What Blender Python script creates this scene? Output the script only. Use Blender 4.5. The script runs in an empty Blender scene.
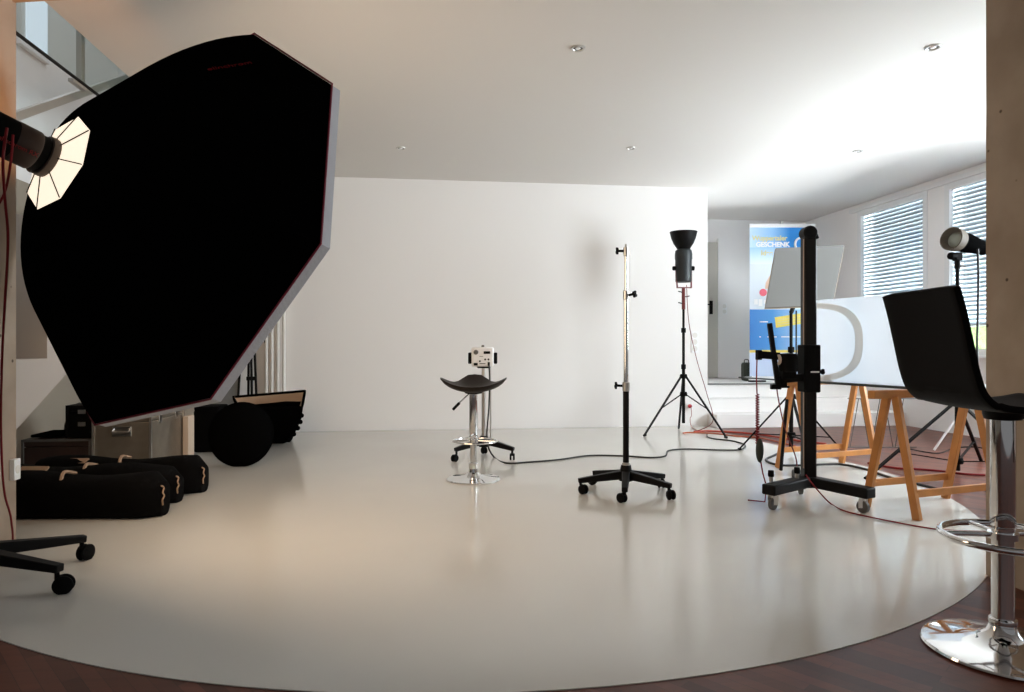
import bpy, bmesh, math, random
from mathutils import Vector, Matrix, Quaternion
random.seed(4)
PI = math.pi
col = bpy.context.scene.collection
F = 676.0; H = 0.95; PSI = math.radians(7.0)
CR = Vector((math.cos(PSI), -math.sin(PSI), 0)); CF = Vector((math.sin(PSI), math.cos(PSI), 0))
ROT = Matrix.Rotation(-PSI, 3, 'Z')

def cam2world(x, y, z): return CR*x + CF*y + Vector((0, 0, z))
def spot(px, py, d): return cam2world((px-512)/F*d, d, H-(py-346)/F*d)       # point seen at a pixel, d metres ahead
def ground(px, py, z=0.0):
    d = F*(H-z)/(py-346); p = cam2world((px-512)/F*d, d, z); return p

# ------------------------------------------------------------------ materials
def mat(name, color=(.5, .5, .5), rough=.5, metal=0, spec=.5, emit=None, estr=0, coat=0, bump=None, var=None):
    m = bpy.data.materials.new(name); m.use_nodes = True
    nt = m.node_tree; b = nt.nodes['Principled BSDF']
    b.inputs['Base Color'].default_value = (*color, 1)
    b.inputs['Roughness'].default_value = rough
    b.inputs['Metallic'].default_value = metal
    b.inputs['Specular IOR Level'].default_value = spec
    b.inputs['Coat Weight'].default_value = coat
    if emit:
        b.inputs['Emission Color'].default_value = (*emit, 1); b.inputs['Emission Strength'].default_value = estr
    if bump or var:
        tc = nt.nodes.new('ShaderNodeTexCoord')
        n = nt.nodes.new('ShaderNodeTexNoise'); n.inputs['Detail'].default_value = 5
        n.inputs['Scale'].default_value = (bump or var)[0]
        nt.links.new(tc.outputs['Object'], n.inputs['Vector'])
        if bump:
            bp = nt.nodes.new('ShaderNodeBump'); bp.inputs['Strength'].default_value = bump[1]; bp.inputs['Distance'].default_value = .01
            nt.links.new(n.outputs['Fac'], bp.inputs['Height']); nt.links.new(bp.outputs['Normal'], b.inputs['Normal'])
        if var:
            n2 = nt.nodes.new('ShaderNodeTexNoise'); n2.inputs['Scale'].default_value = var[0]; n2.inputs['Detail'].default_value = 6
            nt.links.new(tc.outputs['Object'], n2.inputs['Vector'])
            r = nt.nodes.new('ShaderNodeValToRGB')
            lo = [max(0, c*(1-var[1])) for c in color]; hi = [min(1, c*(1+var[1])) for c in color]
            r.color_ramp.elements[0].position = .3; r.color_ramp.elements[1].position = .7
            r.color_ramp.elements[0].color = (*lo, 1); r.color_ramp.elements[1].color = (*hi, 1)
            nt.links.new(n2.outputs['Fac'], r.inputs['Fac']); nt.links.new(r.outputs['Color'], b.inputs['Base Color'])
    return m

M = {}
M['wall'] = mat('wall_paint', (.88, .855, .84), .7, spec=.25, bump=(60, .03))
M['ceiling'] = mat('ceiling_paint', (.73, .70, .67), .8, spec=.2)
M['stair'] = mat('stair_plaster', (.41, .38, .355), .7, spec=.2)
M['shade_wall'] = mat('under_stair_paint', (.36, .31, .25), .8, spec=.15)  # lower left wall, shade under the stairs put into its colour
M['white_floor'] = mat('white_floor_paint', (.64, .615, .565), .16, spec=.5, var=(1.4, .02))
M['black'] = mat('black_metal', (.005, .0045, .0045), .5, spec=.14)
M['black_plastic'] = mat('black_plastic', (.004, .004, .004), .7, spec=.08)
M['cloth'] = mat('black_fabric', (.0025, .0025, .0025), 1.0, spec=0)
M['bag'] = mat('bag_nylon', (.0028, .0025, .0025), .9, spec=.06, bump=(140, .3))
M['tan'] = mat('tan_leather', (.38, .24, .15), .6)
M['chrome'] = mat('chrome', (.78, .78, .78), .07, metal=1)
M['satin'] = mat('satin_steel', (.62, .60, .57), .28, metal=1)
M['alu'] = mat('brushed_aluminium', (.36, .31, .25), .42, metal=.8, var=(9, .12))
M['alu_edge'] = mat('aluminium_edge', (.75, .72, .68), .3, metal=.9)
M['white'] = mat('white_plastic', (.90, .90, .91), .4)
M['grey_cloth'] = mat('silver_grey_fabric', (.40, .40, .43), .8, spec=.2, bump=(80, .3), emit=(1, .92, .85), estr=.05)  # weak emission stands in for light leaking through the softbox lip
M['silver'] = mat('silver_lining', (.7, .7, .7), .4, metal=.4)
M['red'] = mat('red_cord', (.20, .008, .012), .55, spec=.2)
M['dark_red'] = mat('dark_red_metal', (.17, .02, .02), .45)
M['red_print'] = mat('dark_red_print', (.22, .008, .014), .8, spec=.1)
M['red_print_lit'] = mat('red_print', (.30, .01, .012), .6)
M['cord'] = mat('dark_cord', (.012, .011, .011), .6)
M['leather'] = mat('dark_brown_leather', (.014, .008, .005), .5, spec=.2, bump=(90, .12))
M['seatshell'] = mat('black_brown_shell', (.0045, .0035, .003), .6, spec=.06)
M['pine'] = mat('pine_wood', (.56, .23, .06), .5, var=(7, .18))
M['diffuser'] = mat('lit_diffuser', (.9, .85, .75), .8, emit=(1, .72, .47), estr=3.2)
M['rear_glow'] = mat('lit_rear_panel', (.9, .85, .75), .8, emit=(1, .84, .66), estr=.95)
M['lamp_glass'] = mat('frosted_glass', (.26, .275, .235), .35)
M['lamp_ring'] = mat('grey_brown_ring', (.13, .10, .08), .5, spec=.2)
M['greyboard'] = mat('grey_board', (.205, .204, .198), .8, spec=.1)
M['pale_cord'] = mat('pale_cord', (.45, .22, .18), .5)
M['brownedge'] = mat('brown_edge', (.35, .26, .18), .6)
M['cream'] = mat('cream_door', (.55, .52, .46), .55)
def translucent(name, c, t, f):
    m = bpy.data.materials.new(name); m.use_nodes = True; nt = m.node_tree; nt.nodes.clear()
    o = nt.nodes.new('ShaderNodeOutputMaterial'); d = nt.nodes.new('ShaderNodeBsdfDiffuse'); tr = nt.nodes.new('ShaderNodeBsdfTranslucent')
    d.inputs['Color'].default_value = (*c, 1); tr.inputs['Color'].default_value = (*t, 1)
    x = nt.nodes.new('ShaderNodeMixShader'); x.inputs['Fac'].default_value = f
    nt.links.new(d.outputs[0], x.inputs[1]); nt.links.new(tr.outputs[0], x.inputs[2]); nt.links.new(x.outputs[0], o.inputs['Surface'])
    return m
M['acrylic'] = translucent('white_acrylic', (.88, .90, .92), (.85, .88, .92), .5)
M['acrylic_edge'] = mat('smoky_edge', (.05, .06, .06), .3)
M['band'] = translucent('pale_band', (.86, .83, .78), (.80, .76, .70), .5)
M['foam'] = mat('white_foam', (.78, .76, .72), .7)
M['lining'] = mat('warm_white_lining', (.60, .46, .35), .8)
M['frame'] = mat('window_frame_white', (.82, .82, .82), .4)
M['rubber'] = mat('grey_rubber', (.10, .095, .09), .6)
M['olive'] = mat('olive_black', (.02, .028, .02), .6)
M['low_trunk'] = mat('dark_trunk', (.035, .018, .014), .5, var=(6, .3))
M['yellow'] = mat('yellow_print', (.88, .72, .14), .6)
M['cream_print'] = mat('cream_yellow_print', (.74, .68, .36), .6)
M['white_print'] = mat('white_print', (.88, .88, .90), .6)
M['pink'] = mat('pink_print', (.75, .12, .17), .6)
M['skin'] = mat('skin_print', (.72, .50, .38), .6)
M['photo'] = mat('photo_print', (.70, .74, .80), .6)
M['grass'] = mat('hedge_leaves', (.26, .42, .14), .8, var=(14, .6), bump=(30, 1))
M['terrace'] = mat('pale_terrace', (.6, .6, .57), .8)

def wood_floor():
    m = bpy.data.materials.new('parquet'); m.use_nodes = True; nt = m.node_tree; b = nt.nodes['Principled BSDF']
    tc = nt.nodes.new('ShaderNodeTexCoord'); mp = nt.nodes.new('ShaderNodeMapping')
    mp.inputs['Rotation'].default_value = (0, 0, math.radians(52))
    br = nt.nodes.new('ShaderNodeTexBrick'); br.inputs['Scale'].default_value = 1
    br.inputs['Brick Width'].default_value = .5; br.inputs['Row Height'].default_value = .045; br.inputs['Mortar Size'].default_value = .0006
    br.inputs['Color1'].default_value = (.082, .020, .011, 1); br.inputs['Color2'].default_value = (.19, .056, .032, 1); br.inputs['Mortar'].default_value = (.03, .012, .008, 1)
    no = nt.nodes.new('ShaderNodeTexNoise'); no.inputs['Scale'].default_value = 6; no.inputs['Detail'].default_value = 8
    mp2 = nt.nodes.new('ShaderNodeMapping'); mp2.inputs['Rotation'].default_value = (0, 0, math.radians(52)); mp2.inputs['Scale'].default_value = (.6, 9, 1)
    mx = nt.nodes.new('ShaderNodeMix'); mx.data_type = 'RGBA'; mx.blend_type = 'MULTIPLY'; mx.inputs['Factor'].default_value = .7
    rp = nt.nodes.new('ShaderNodeValToRGB'); rp.color_ramp.elements[0].color = (.45, .42, .4, 1); rp.color_ramp.elements[1].color = (1.15, 1.1, 1.05, 1)
    L = nt.links
    L.new(tc.outputs['Object'], mp.inputs['Vector']); L.new(mp.outputs['Vector'], br.inputs['Vector'])
    L.new(tc.outputs['Object'], mp2.inputs['Vector']); L.new(mp2.outputs['Vector'], no.inputs['Vector'])
    L.new(no.outputs['Fac'], rp.inputs['Fac']); L.new(br.outputs['Color'], mx.inputs['A']); L.new(rp.outputs['Color'], mx.inputs['B'])
    L.new(mx.outputs['Result'], b.inputs['Base Color'])
    b.inputs['Roughness'].default_value = .36; b.inputs['Specular IOR Level'].default_value = .28
    return m
M['parquet'] = wood_floor()

def concrete():
    m = mat('raw_concrete', (.34, .27, .20), .85, spec=.2)
    nt = m.node_tree; b = nt.nodes['Principled BSDF']; L = nt.links
    tc = nt.nodes.new('ShaderNodeTexCoord')
    n = nt.nodes.new('ShaderNodeTexNoise'); n.inputs['Scale'].default_value = 3.5; n.inputs['Detail'].default_value = 8
    r = nt.nodes.new('ShaderNodeValToRGB'); r.color_ramp.elements[0].position = .3; r.color_ramp.elements[1].position = .75
    r.color_ramp.elements[0].color = (.33, .255, .195, 1); r.color_ramp.elements[1].color = (.47, .38, .30, 1)
    v = nt.nodes.new('ShaderNodeTexVoronoi'); v.inputs['Scale'].default_value = 9
    r2 = nt.nodes.new('ShaderNodeValToRGB'); r2.color_ramp.elements[0].position = .055; r2.color_ramp.elements[1].position = .09
    r2.color_ramp.elements[0].color = (.12, .08, .06, 1); r2.color_ramp.elements[1].color = (1, 1, 1, 1)
    mx = nt.nodes.new('ShaderNodeMix'); mx.data_type = 'RGBA'; mx.blend_type = 'MULTIPLY'; mx.inputs['Factor'].default_value = .8
    L.new(tc.outputs['Object'], n.inputs['Vector']); L.new(n.outputs['Fac'], r.inputs['Fac'])
    L.new(tc.outputs['Object'], v.inputs['Vector']); L.new(v.outputs['Distance'], r2.inputs['Fac'])
    L.new(r.outputs['Color'], mx.inputs['A']); L.new(r2.outputs['Color'], mx.inputs['B']); L.new(mx.outputs['Result'], b.inputs['Base Color'])
    return m
M['concrete'] = concrete()

def glass(name, tint, refl=.1):
    m = bpy.data.materials.new(name); m.use_nodes = True; nt = m.node_tree; nt.nodes.clear()
    o = nt.nodes.new('ShaderNodeOutputMaterial'); t = nt.nodes.new('ShaderNodeBsdfTransparent'); g = nt.nodes.new('ShaderNodeBsdfGlossy')
    t.inputs['Color'].default_value = (*tint, 1); g.inputs['Roughness'].default_value = .03
    x = nt.nodes.new('ShaderNodeMixShader'); x.inputs['Fac'].default_value = refl
    nt.links.new(t.outputs[0], x.inputs[1]); nt.links.new(g.outputs[0], x.inputs[2]); nt.links.new(x.outputs[0], o.inputs['Surface'])
    return m
M['glass'] = glass('window_glass', (.95, .97, .97), .06)
M['rail_glass'] = glass('balustrade_glass', (.88, .93, .93), .08)

def blind_mat():
    m = bpy.data.materials.new('blind_slat'); m.use_nodes = True; nt = m.node_tree; nt.nodes.clear()
    o = nt.nodes.new('ShaderNodeOutputMaterial'); d = nt.nodes.new('ShaderNodeBsdfDiffuse'); t = nt.nodes.new('ShaderNodeBsdfTranslucent')
    d.inputs['Color'].default_value = (.60, .66, .72, 1); t.inputs['Color'].default_value = (.45, .52, .60, 1)
    x = nt.nodes.new('ShaderNodeMixShader'); x.inputs['Fac'].default_value = .13
    nt.links.new(d.outputs[0], x.inputs[1]); nt.links.new(t.outputs[0], x.inputs[2]); nt.links.new(x.outputs[0], o.inputs['Surface'])
    tc = nt.nodes.new('ShaderNodeTexCoord'); sp = nt.nodes.new('ShaderNodeSeparateXYZ'); nt.links.new(tc.outputs['Object'], sp.inputs[0])
    a = nt.nodes.new('ShaderNodeMath'); a.operation = 'SUBTRACT'; a.inputs[1].default_value = .006; nt.links.new(sp.outputs['Z'], a.inputs[0])
    q = nt.nodes.new('ShaderNodeMath'); q.operation = 'DIVIDE'; q.inputs[1].default_value = .048; nt.links.new(a.outputs[0], q.inputs[0])
    f = nt.nodes.new('ShaderNodeMath'); f.operation = 'FRACT'; nt.links.new(q.outputs[0], f.inputs[0])
    r = nt.nodes.new('ShaderNodeValToRGB'); r.color_ramp.elements[0].color = (.30, .36, .42, 1); r.color_ramp.elements[1].color = (.60, .66, .72, 1)  # shading painted on each slat, darker towards its lower edge
    r.color_ramp.elements[0].position = .12; r.color_ramp.elements[1].position = .6; nt.links.new(f.outputs[0], r.inputs['Fac'])
    nt.links.new(r.outputs['Color'], d.inputs['Color']); nt.links.new(r.outputs['Color'], t.inputs['Color'])
    return m
M['blind'] = blind_mat()

def banner_mat():
    # printed roll-up sheet: local x 0..0.87 (across), z 0..2.03 (up)
    m = bpy.data.materials.new('banner_print'); m.use_nodes = True; nt = m.node_tree; b = nt.nodes['Principled BSDF']; L = nt.links
    tc = nt.nodes.new('ShaderNodeTexCoord'); sp = nt.nodes.new('ShaderNodeSeparateXYZ'); L.new(tc.outputs['Object'], sp.inputs[0])
    def ramp(inp, scale, stops, mode='LINEAR'):
        mu = nt.nodes.new('ShaderNodeMath'); mu.operation = 'MULTIPLY'; mu.inputs[1].default_value = scale; L.new(inp, mu.inputs[0])
        r = nt.nodes.new('ShaderNodeValToRGB'); r.color_ramp.interpolation = mode
        while len(r.color_ramp.elements) < len(stops): r.color_ramp.elements.new(.5)
        for e, (p, c) in zip(r.color_ramp.elements, stops): e.position = p; e.color = (*c, 1)
        L.new(mu.outputs[0], r.inputs['Fac']); return r
    top = ramp(sp.outputs['X'], 1/.87, [(0, (.55, .73, .93)), (.35, (.28, .55, .88)), (.62, (.0, .22, .66)), (1, (.01, .24, .64))])
    low = ramp(sp.outputs['X'], 1/.87, [(0, (.0, .17, .56)), (.35, (.03, .26, .66)), (.75, (.30, .52, .84)), (1, (.38, .60, .88))])
    pale = nt.nodes.new('ShaderNodeRGB'); pale.outputs[0].default_value = (.56, .66, .86, 1)
    yel = nt.nodes.new('ShaderNodeRGB'); yel.outputs[0].default_value = (.80, .62, .10, 1)
    pho = nt.nodes.new('ShaderNodeRGB'); pho.outputs[0].default_value = (.66, .72, .80, 1)
    sky = ramp(sp.outputs['Z'], 1/2.03, [(.77, (.74, .82, .93)), (.89, (.30, .56, .87))])
    def step(th):
        s = nt.nodes.new('ShaderNodeMath'); s.operation = 'GREATER_THAN'; s.inputs[1].default_value = th; L.new(sp.outputs['Z'], s.inputs[0]); return s.outputs[0]
    cur = pale.outputs[0]
    for th, c in ((.39, yel.outputs[0]), (.425, low.outputs[0]), (.965, pho.outputs[0]), (1.57, sky.outputs[0]), (1.79, top.outputs[0])):
        x = nt.nodes.new('ShaderNodeMix'); x.data_type = 'RGBA'; L.new(step(th), x.inputs['Factor']); L.new(cur, x.inputs['A']); L.new(c, x.inputs['B']); cur = x.outputs['Result']
    L.new(cur, b.inputs['Base Color']); b.inputs['Roughness'].default_value = .45
    return m
M['banner'] = banner_mat()

# ------------------------------------------------------------------ mesh building
class MB:
    def __init__(s): s.bm = bmesh.new()
    def box(s, c, size, rot=None):
        r = rot or Matrix.Identity(3); v = []
        for sx in (-.5, .5):
            for sy in (-.5, .5):
                for sz in (-.5, .5):
                    v.append(s.bm.verts.new(Vector(c) + r @ Vector((sx*size[0], sy*size[1], sz*size[2]))))
        for f in ((0, 1, 3, 2), (4, 6, 7, 5), (0, 4, 5, 1), (2, 3, 7, 6), (0, 2, 6, 4), (1, 5, 7, 3)): s.bm.faces.new([v[i] for i in f])
        return s
    def bar(s, p0, p1, w, h=None, w1=None, h1=None, up=(0, 0, 1)):
        p0 = Vector(p0); p1 = Vector(p1); h = h or w; w1 = w1 or w; h1 = h1 or (h if w1 == w else h*w1/w)
        t = (p1-p0).normalized(); u = Vector(up)
        if abs(t.dot(u)) > .98: u = Vector((0, 1, 0))
        a = t.cross(u).normalized(); b = a.cross(t); v = []
        for p, ww, hh in ((p0, w, h), (p1, w1, h1)):
            for x, y in ((-1, -1), (1, -1), (1, 1), (-1, 1)): v.append(s.bm.verts.new(p + a*x*ww/2 + b*y*hh/2))
        for f in ((3, 2, 1, 0), (4, 5, 6, 7), (0, 1, 5, 4), (1, 2, 6, 5), (2, 3, 7, 6), (3, 0, 4, 7)): s.bm.faces.new([v[i] for i in f])
        return s
    def tube(s, pts, r, seg=10, closed=False):
        pts = [Vector(p) for p in pts]; n = len(pts); rs = r if isinstance(r, (list, tuple)) else [r]*n
        rings = []; a = None
        for i, p in enumerate(pts):
            if closed: t = (pts[(i+1) % n]-pts[i-1]).normalized()
            else: t = (pts[min(i+1, n-1)]-pts[max(i-1, 0)]).normalized()
            if a is None:
                a = t.cross(Vector((0, 0, 1)))
                if a.length < .05: a = t.cross(Vector((0, 1, 0)))
            a = (a - t*a.dot(t)).normalized(); b = t.cross(a)
            rings.append([s.bm.verts.new(p + (a*math.cos(2*PI*k/seg) + b*math.sin(2*PI*k/seg))*rs[i]) for k in range(seg)])
        m = n if closed else n-1
        for i in range(m):
            A = rings[i]; B = rings[(i+1) % n]
            for k in range(seg): s.bm.faces.new((A[k], A[(k+1) % seg], B[(k+1) % seg], B[k]))
        if not closed:
            s.bm.faces.new(rings[0][::-1]); s.bm.faces.new(rings[-1])
        return s
    def cyl(s, p0, p1, r, r1=None, seg=20): return s.tube([p0, p1], [r, r if r1 is None else r1], seg)
    def lathe(s, prof, o=(0, 0, 0), axis=(0, 0, 1), seg=32):
        ax = Vector(axis).normalized(); q = Vector((0, 0, 1)).rotation_difference(ax); rings = []
        for r, z in prof:
            if r < 1e-5: rings.append([s.bm.verts.new(Vector(o) + q @ Vector((0, 0, z)))])
            else: rings.append([s.bm.verts.new(Vector(o) + q @ Vector((r*math.cos(2*PI*k/seg), r*math.sin(2*PI*k/seg), z))) for k in range(seg)])
        for A, B in zip(rings, rings[1:]):
            for k in range(seg):
                k2 = (k+1) % seg
                if len(A) == 1 and len(B) == 1: break
                if len(A) == 1: s.bm.faces.new((A[0], B[k2], B[k]))
                elif len(B) == 1: s.bm.faces.new((A[k], A[k2], B[0]))
                else: s.bm.faces.new((A[k], A[k2], B[k2], B[k]))
        return s
    def loft(s, rings, cap0=False, cap1=False, closed=True):
        R = [[s.bm.verts.new(Vector(p)) for p in r] for r in rings]; n = len(R[0])
        for A, B in zip(R, R[1:]):
            for k in range(n if closed else n-1): s.bm.faces.new((A[k], A[(k+1) % n], B[(k+1) % n], B[k]))
        if cap0: s.bm.faces.new(R[0][::-1])
        if cap1: s.bm.faces.new(R[-1])
        return s
    def poly(s, pts): s.bm.faces.new([s.bm.verts.new(Vector(p)) for p in pts]); return s
    def extrude_poly(s, pts, vec):
        a = [s.bm.verts.new(Vector(p)) for p in pts]; b = [s.bm.verts.new(Vector(p)+Vector(vec)) for p in pts]; n = len(a)
        s.bm.faces.new(a[::-1]); s.bm.faces.new(b)
        for k in range(n): s.bm.faces.new((a[k], a[(k+1) % n], b[(k+1) % n], b[k]))
        return s
    def ball(s, c, r, sc=(1, 1, 1), seg=16):
        m = Matrix.Translation(Vector(c)) @ Matrix.Diagonal((sc[0]*r, sc[1]*r, sc[2]*r, 1))
        bmesh.ops.create_uvsphere(s.bm, u_segments=seg, v_segments=seg//2+2, radius=1, matrix=m); return s
    def build(s, name, m, parent=None, smooth=35, bev=0, sub=0, solid=0, bseg=2):
        bmesh.ops.recalc_face_normals(s.bm, faces=s.bm.faces[:])
        me = bpy.data.meshes.new(name); s.bm.to_mesh(me); s.bm.free()
        me.materials.append(M[m] if isinstance(m, str) else m)
        me.polygons.foreach_set('use_smooth', [True]*len(me.polygons))
        me.set_sharp_from_angle(angle=math.radians(smooth))
        o = bpy.data.objects.new(name, me); col.objects.link(o)
        if parent: o.parent = parent
        if solid:
            md = o.modifiers.new('solid', 'SOLIDIFY'); md.thickness = solid; md.offset = 0
        if bev:
            md = o.modifiers.new('bevel', 'BEVEL'); md.width = bev; md.segments = bseg; md.limit_method = 'ANGLE'; md.angle_limit = math.radians(40)
        if sub:
            md = o.modifiers.new('sub', 'SUBSURF'); md.levels = sub; md.render_levels = sub
        return o

def smoothpath(pts, n=8, closed=False):
    P = [Vector(p) for p in pts]; out = []; N = len(P)
    for i in range(N if closed else N-1):
        if closed: a, b, c, d = P[i-1], P[i], P[(i+1) % N], P[(i+2) % N]
        else: a, b, c, d = P[max(i-1, 0)], P[i], P[i+1], P[min(i+2, N-1)]
        for k in range(n):
            t = k/n
            out.append(.5*((2*b) + (c-a)*t + (2*a-5*b+4*c-d)*t*t + (3*b-a-3*c+d)*t**3))
    if not closed: out.append(P[-1])
    return out

def tag(o, label, cat, group=None):
    o['label'] = label; o['category'] = cat
    if group: o['group'] = group
    return o
def thing(name, label, cat, loc, rz=-PSI, group=None):
    o = bpy.data.objects.new(name, None); col.objects.link(o); o.empty_display_size = .1
    o.location = loc; o.rotation_euler = (0, 0, rz); return tag(o, label, cat, group)
def struct(o):
    o['kind'] = 'structure'; return o
def lettering(text, name, size, m, parent, origin, xdir, ydir, ext=.0008, align='LEFT', off=0):
    cu = bpy.data.curves.new(name, 'FONT'); cu.body = text; cu.size = size; cu.extrude = ext; cu.offset = off; cu.align_x = align
    tmp = bpy.data.objects.new('tmp', cu); col.objects.link(tmp)
    dg = bpy.context.evaluated_depsgraph_get(); me = bpy.data.meshes.new_from_object(tmp.evaluated_get(dg))
    bpy.data.objects.remove(tmp); me.materials.clear(); me.materials.append(M[m])
    x = Vector(xdir).normalized(); y = Vector(ydir); y = (y - x*y.dot(x)).normalized(); z = x.cross(y)
    mx = Matrix((x, y, z)).transposed().to_4x4(); mx.translation = Vector(origin); me.transform(mx)
    o = bpy.data.objects.new(name, me); col.objects.link(o); o.parent = parent; return o

# ------------------------------------------------------------------ room shell
def sbox(name, x0, x1, y0, y1, z0, z1, m, parent=None):
    return struct(MB().box(((x0+x1)/2, (y0+y1)/2, (z0+z1)/2), (x1-x0, y1-y0, z1-z0)).build(name, m, parent))
CZ = 2.83
sbox('floor', -3.4, 5.9, -1.2, 9.7, -.1, 0, 'parquet')
# painted white studio floor: round front, straight to the back wall
cc = (-.249, 4.894); rr = 3.054; pts = []
for k in range(0, 91):
    a = math.radians(180 + 195*k/90)
    p = cam2world(cc[0]+rr*math.cos(a), cc[1]+rr*math.sin(a), 0)
    if p.y < 7.4: pts.append((max(p.x, -3.29), p.y, 0))
pts += [(3.2, 7.0, 0), (3.28, 7.44, 0), (3.28, 7.69, 0), (-3.29, 7.69, 0)]
struct(MB().extrude_poly(pts, (0, 0, .003)).build('floor.001', 'white_floor'))
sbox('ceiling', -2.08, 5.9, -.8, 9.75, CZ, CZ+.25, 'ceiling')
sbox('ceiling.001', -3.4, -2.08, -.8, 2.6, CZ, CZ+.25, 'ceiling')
sbox('wall_back', -3.4, 3.29, 7.70, 7.85, 0, 5.2, 'wall')
sbox('wall_alcove_left', 3.14, 3.29, 7.86, 9.6, 0, CZ, 'wall')
sbox('wall_alcove_back', 3.14, 5.66, 9.6, 9.75, 0, CZ, 'wall')
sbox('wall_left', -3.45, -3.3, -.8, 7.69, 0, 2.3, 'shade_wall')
sbox('wall_left.001', -3.45, -3.3, -.8, 7.69, 2.3, 5.2, 'wall')
sbox('ceiling.002', -3.4, 1.0, 2.0, 7.85, 5.2, 5.3, 'ceiling')          # roof over the stairwell
sbox('wall_upper_right', 1.0, 1.1, 2.0, 7.69, CZ+.26, 5.2, 'wall')
sbox('wall_upper_front', -3.29, 1.0, 1.95, 2.05, CZ+.26, 5.2, 'wall')
# right wall with its windows, seen and added
WX = 5.66; ZS, ZT = .85, 2.73
wins = [(7.09, 8.36), (5.3, 6.83), (3.25, 4.95), (1.1, 2.9)]  # last two windows are unseen, added to let in more daylight
sbox('wall_right', WX, WX+.22, -.8, 9.6, 0, ZS, 'wall')
sbox('wall_right.001', WX, WX+.22, -.8, 9.6, ZT, CZ, 'wall')
ys = [-.8] + [v for w in sorted(wins) for v in w] + [9.6]
for i in range(0, len(ys), 2): sbox('wall_right.%03d' % (i//2+2), WX, WX+.22, ys[i], ys[i+1], ZS, ZT, 'wall')
for i, (y0, y1) in enumerate(wins):
    fw = .07; fr = MB(); x = WX+.015
    fr.box((x, (y0+y1)/2, ZS+fw/2), (.05, y1-y0, fw)).box((x, (y0+y1)/2, ZT-fw/2), (.05, y1-y0, fw))
    fr.box((x, y0+fw/2, (ZS+ZT)/2), (.05, fw, ZT-ZS-2*fw)).box((x, y1-fw/2, (ZS+ZT)/2), (.05, fw, ZT-ZS-2*fw))
    o = struct(fr.build('window_%d' % (i+1), 'frame'))
    g = MB().box((WX+.02, (y0+y1)/2, (ZS+ZT)/2), (.006, y1-y0-2*fw, ZT-ZS-2*fw)).build('pane', 'glass', o)
    s = MB().box((WX-.03, (y0+y1)/2, ZS-.012), (.05, y1-y0, .024)).build('window_sill', 'frame', o)
sbox('trim_1', WX-.035, WX-.001, .8, 8.5, ZT, ZT+.05, 'frame')
# exterior blinds
for (y0, y1), zb, lab in ((wins[0], 1.17, 'grey-white slatted blind of the far left window behind the white panel'), (wins[1], 1.17, 'grey-white slatted blind in the right-hand window behind the flash head, open at bottom')):
    t = thing('window_blind', lab, 'blind', (WX+.075, (y0+y1)/2, zb), 0)
    pit = .048; b = MB(); n = int((ZT-.005-zb)/pit); w = y1-y0-.006
    sec = ((.010, .023), (.0, .014), (-.010, .0), (-.014, -.014), (-.008, -.022))
    for k in range(n):
        z = k*pit + .03
        b.loft([[(x, -w/2, z+q) for x, q in sec], [(x, w/2, z+q) for x, q in sec]], closed=False)
    b.build('slats', 'blind', t)
    MB().box((0, 0, .0), (.05, w, .02)).build('bottom_rail', 'satin', t)
    for q in (-.35, .35): MB().cyl((-.022, q*w, .0), (-.022, q*w, n*pit+.02), .0015, seg=5).build('cord', 'white', t)
# platform and steps in the alcove
st = MB(); SX0, SX1 = 3.295, WX-.002
st.box(((SX0+SX1)/2, (7.45+9.595)/2, .0785), (SX1-SX0, 9.595-7.45, .157)); st.box(((SX0+SX1)/2, (7.73+9.595)/2, .157+.078), (SX1-SX0, 9.595-7.73, .156)); st.box(((SX0+SX1)/2, (8.01+9.595)/2, .313+.0785), (SX1-SX0, 9.595-8.01, .157))
struct(st.build('trim_2', 'wall', bev=.004))
sbox('trim_3', SX0, SX1, 7.985, 8.05, .47, .485, 'greyboard')
# door at the back of the alcove
d = struct(MB().box((3.85, 9.585, .485+1.0), (.80, .03, 2.0)).build('door_1', 'cream', bev=.004))
MB().box((4.285, 9.58, 1.505), (.07, .04, 2.07)).build('door_frame', 'wall', d)
hd = MB(); hd.box((4.14, 9.562, 1.52), (.045, .02, .2)); hd.cyl((4.14, 9.57, 1.56), (4.14, 9.52, 1.56), .01); hd.cyl((4.14, 9.52, 1.56), (4.03, 9.52, 1.56), .01); hd.build('door_handle', 'black', d)
# concrete opening around the foreground
sbox('wall_front_right', 2.29, 2.72, 1.9, 2.54, 0, CZ, 'concrete')
sbox('wall_front_left', -2.10, -1.978, 3.36, 3.53, 0, CZ, 'concrete')
a = Vector((-2.0, 3.44, 0)); b_ = Vector((2.3, 2.45, 0))
struct(MB().bar((a.x, a.y, (2.60+CZ)/2), (b_.x, b_.y, (2.60+CZ)/2), .16, CZ-2.60).build('wall_front_header', 'concrete'))
# staircase
prof = [(2.33, 0)]
for k in range(-6, 13):
    y = 4.07+.29*k; z = 1.04+.16*k
    prof += [(y, z-.16 if k > -6 else 0), (y, z)] if k > -6 else [(y, z)]
prof += [(7.69, 2.96), (7.69, .516+.55*(7.69-3.78)), (2.845, 0.0)]
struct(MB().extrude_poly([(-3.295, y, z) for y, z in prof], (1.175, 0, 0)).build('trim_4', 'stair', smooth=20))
hr = thing('stair_handrail', 'grey steel handrail rising along the white stair', 'handrail', (-2.2, 4.0, 0), 0)
MB().bar((0, -1.2, 2.225-.66), (0, 3.3, 2.225+1.815), .03, .045).build('rail', 'satin', hr)
for q in (-.9, .45+.9, 2.9):
    z0 = 1.04+.16*math.floor((q-.07)/.29) ; MB().cyl((0, q, z0-.0), (0, q, 2.225+.55*q), .014).build('post', 'satin', hr)
gb = thing('glass_balustrade', 'frameless glass balustrade with steel posts at the ceiling opening', 'balustrade', (-2.1, 5.3, 2.55), 0)
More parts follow.
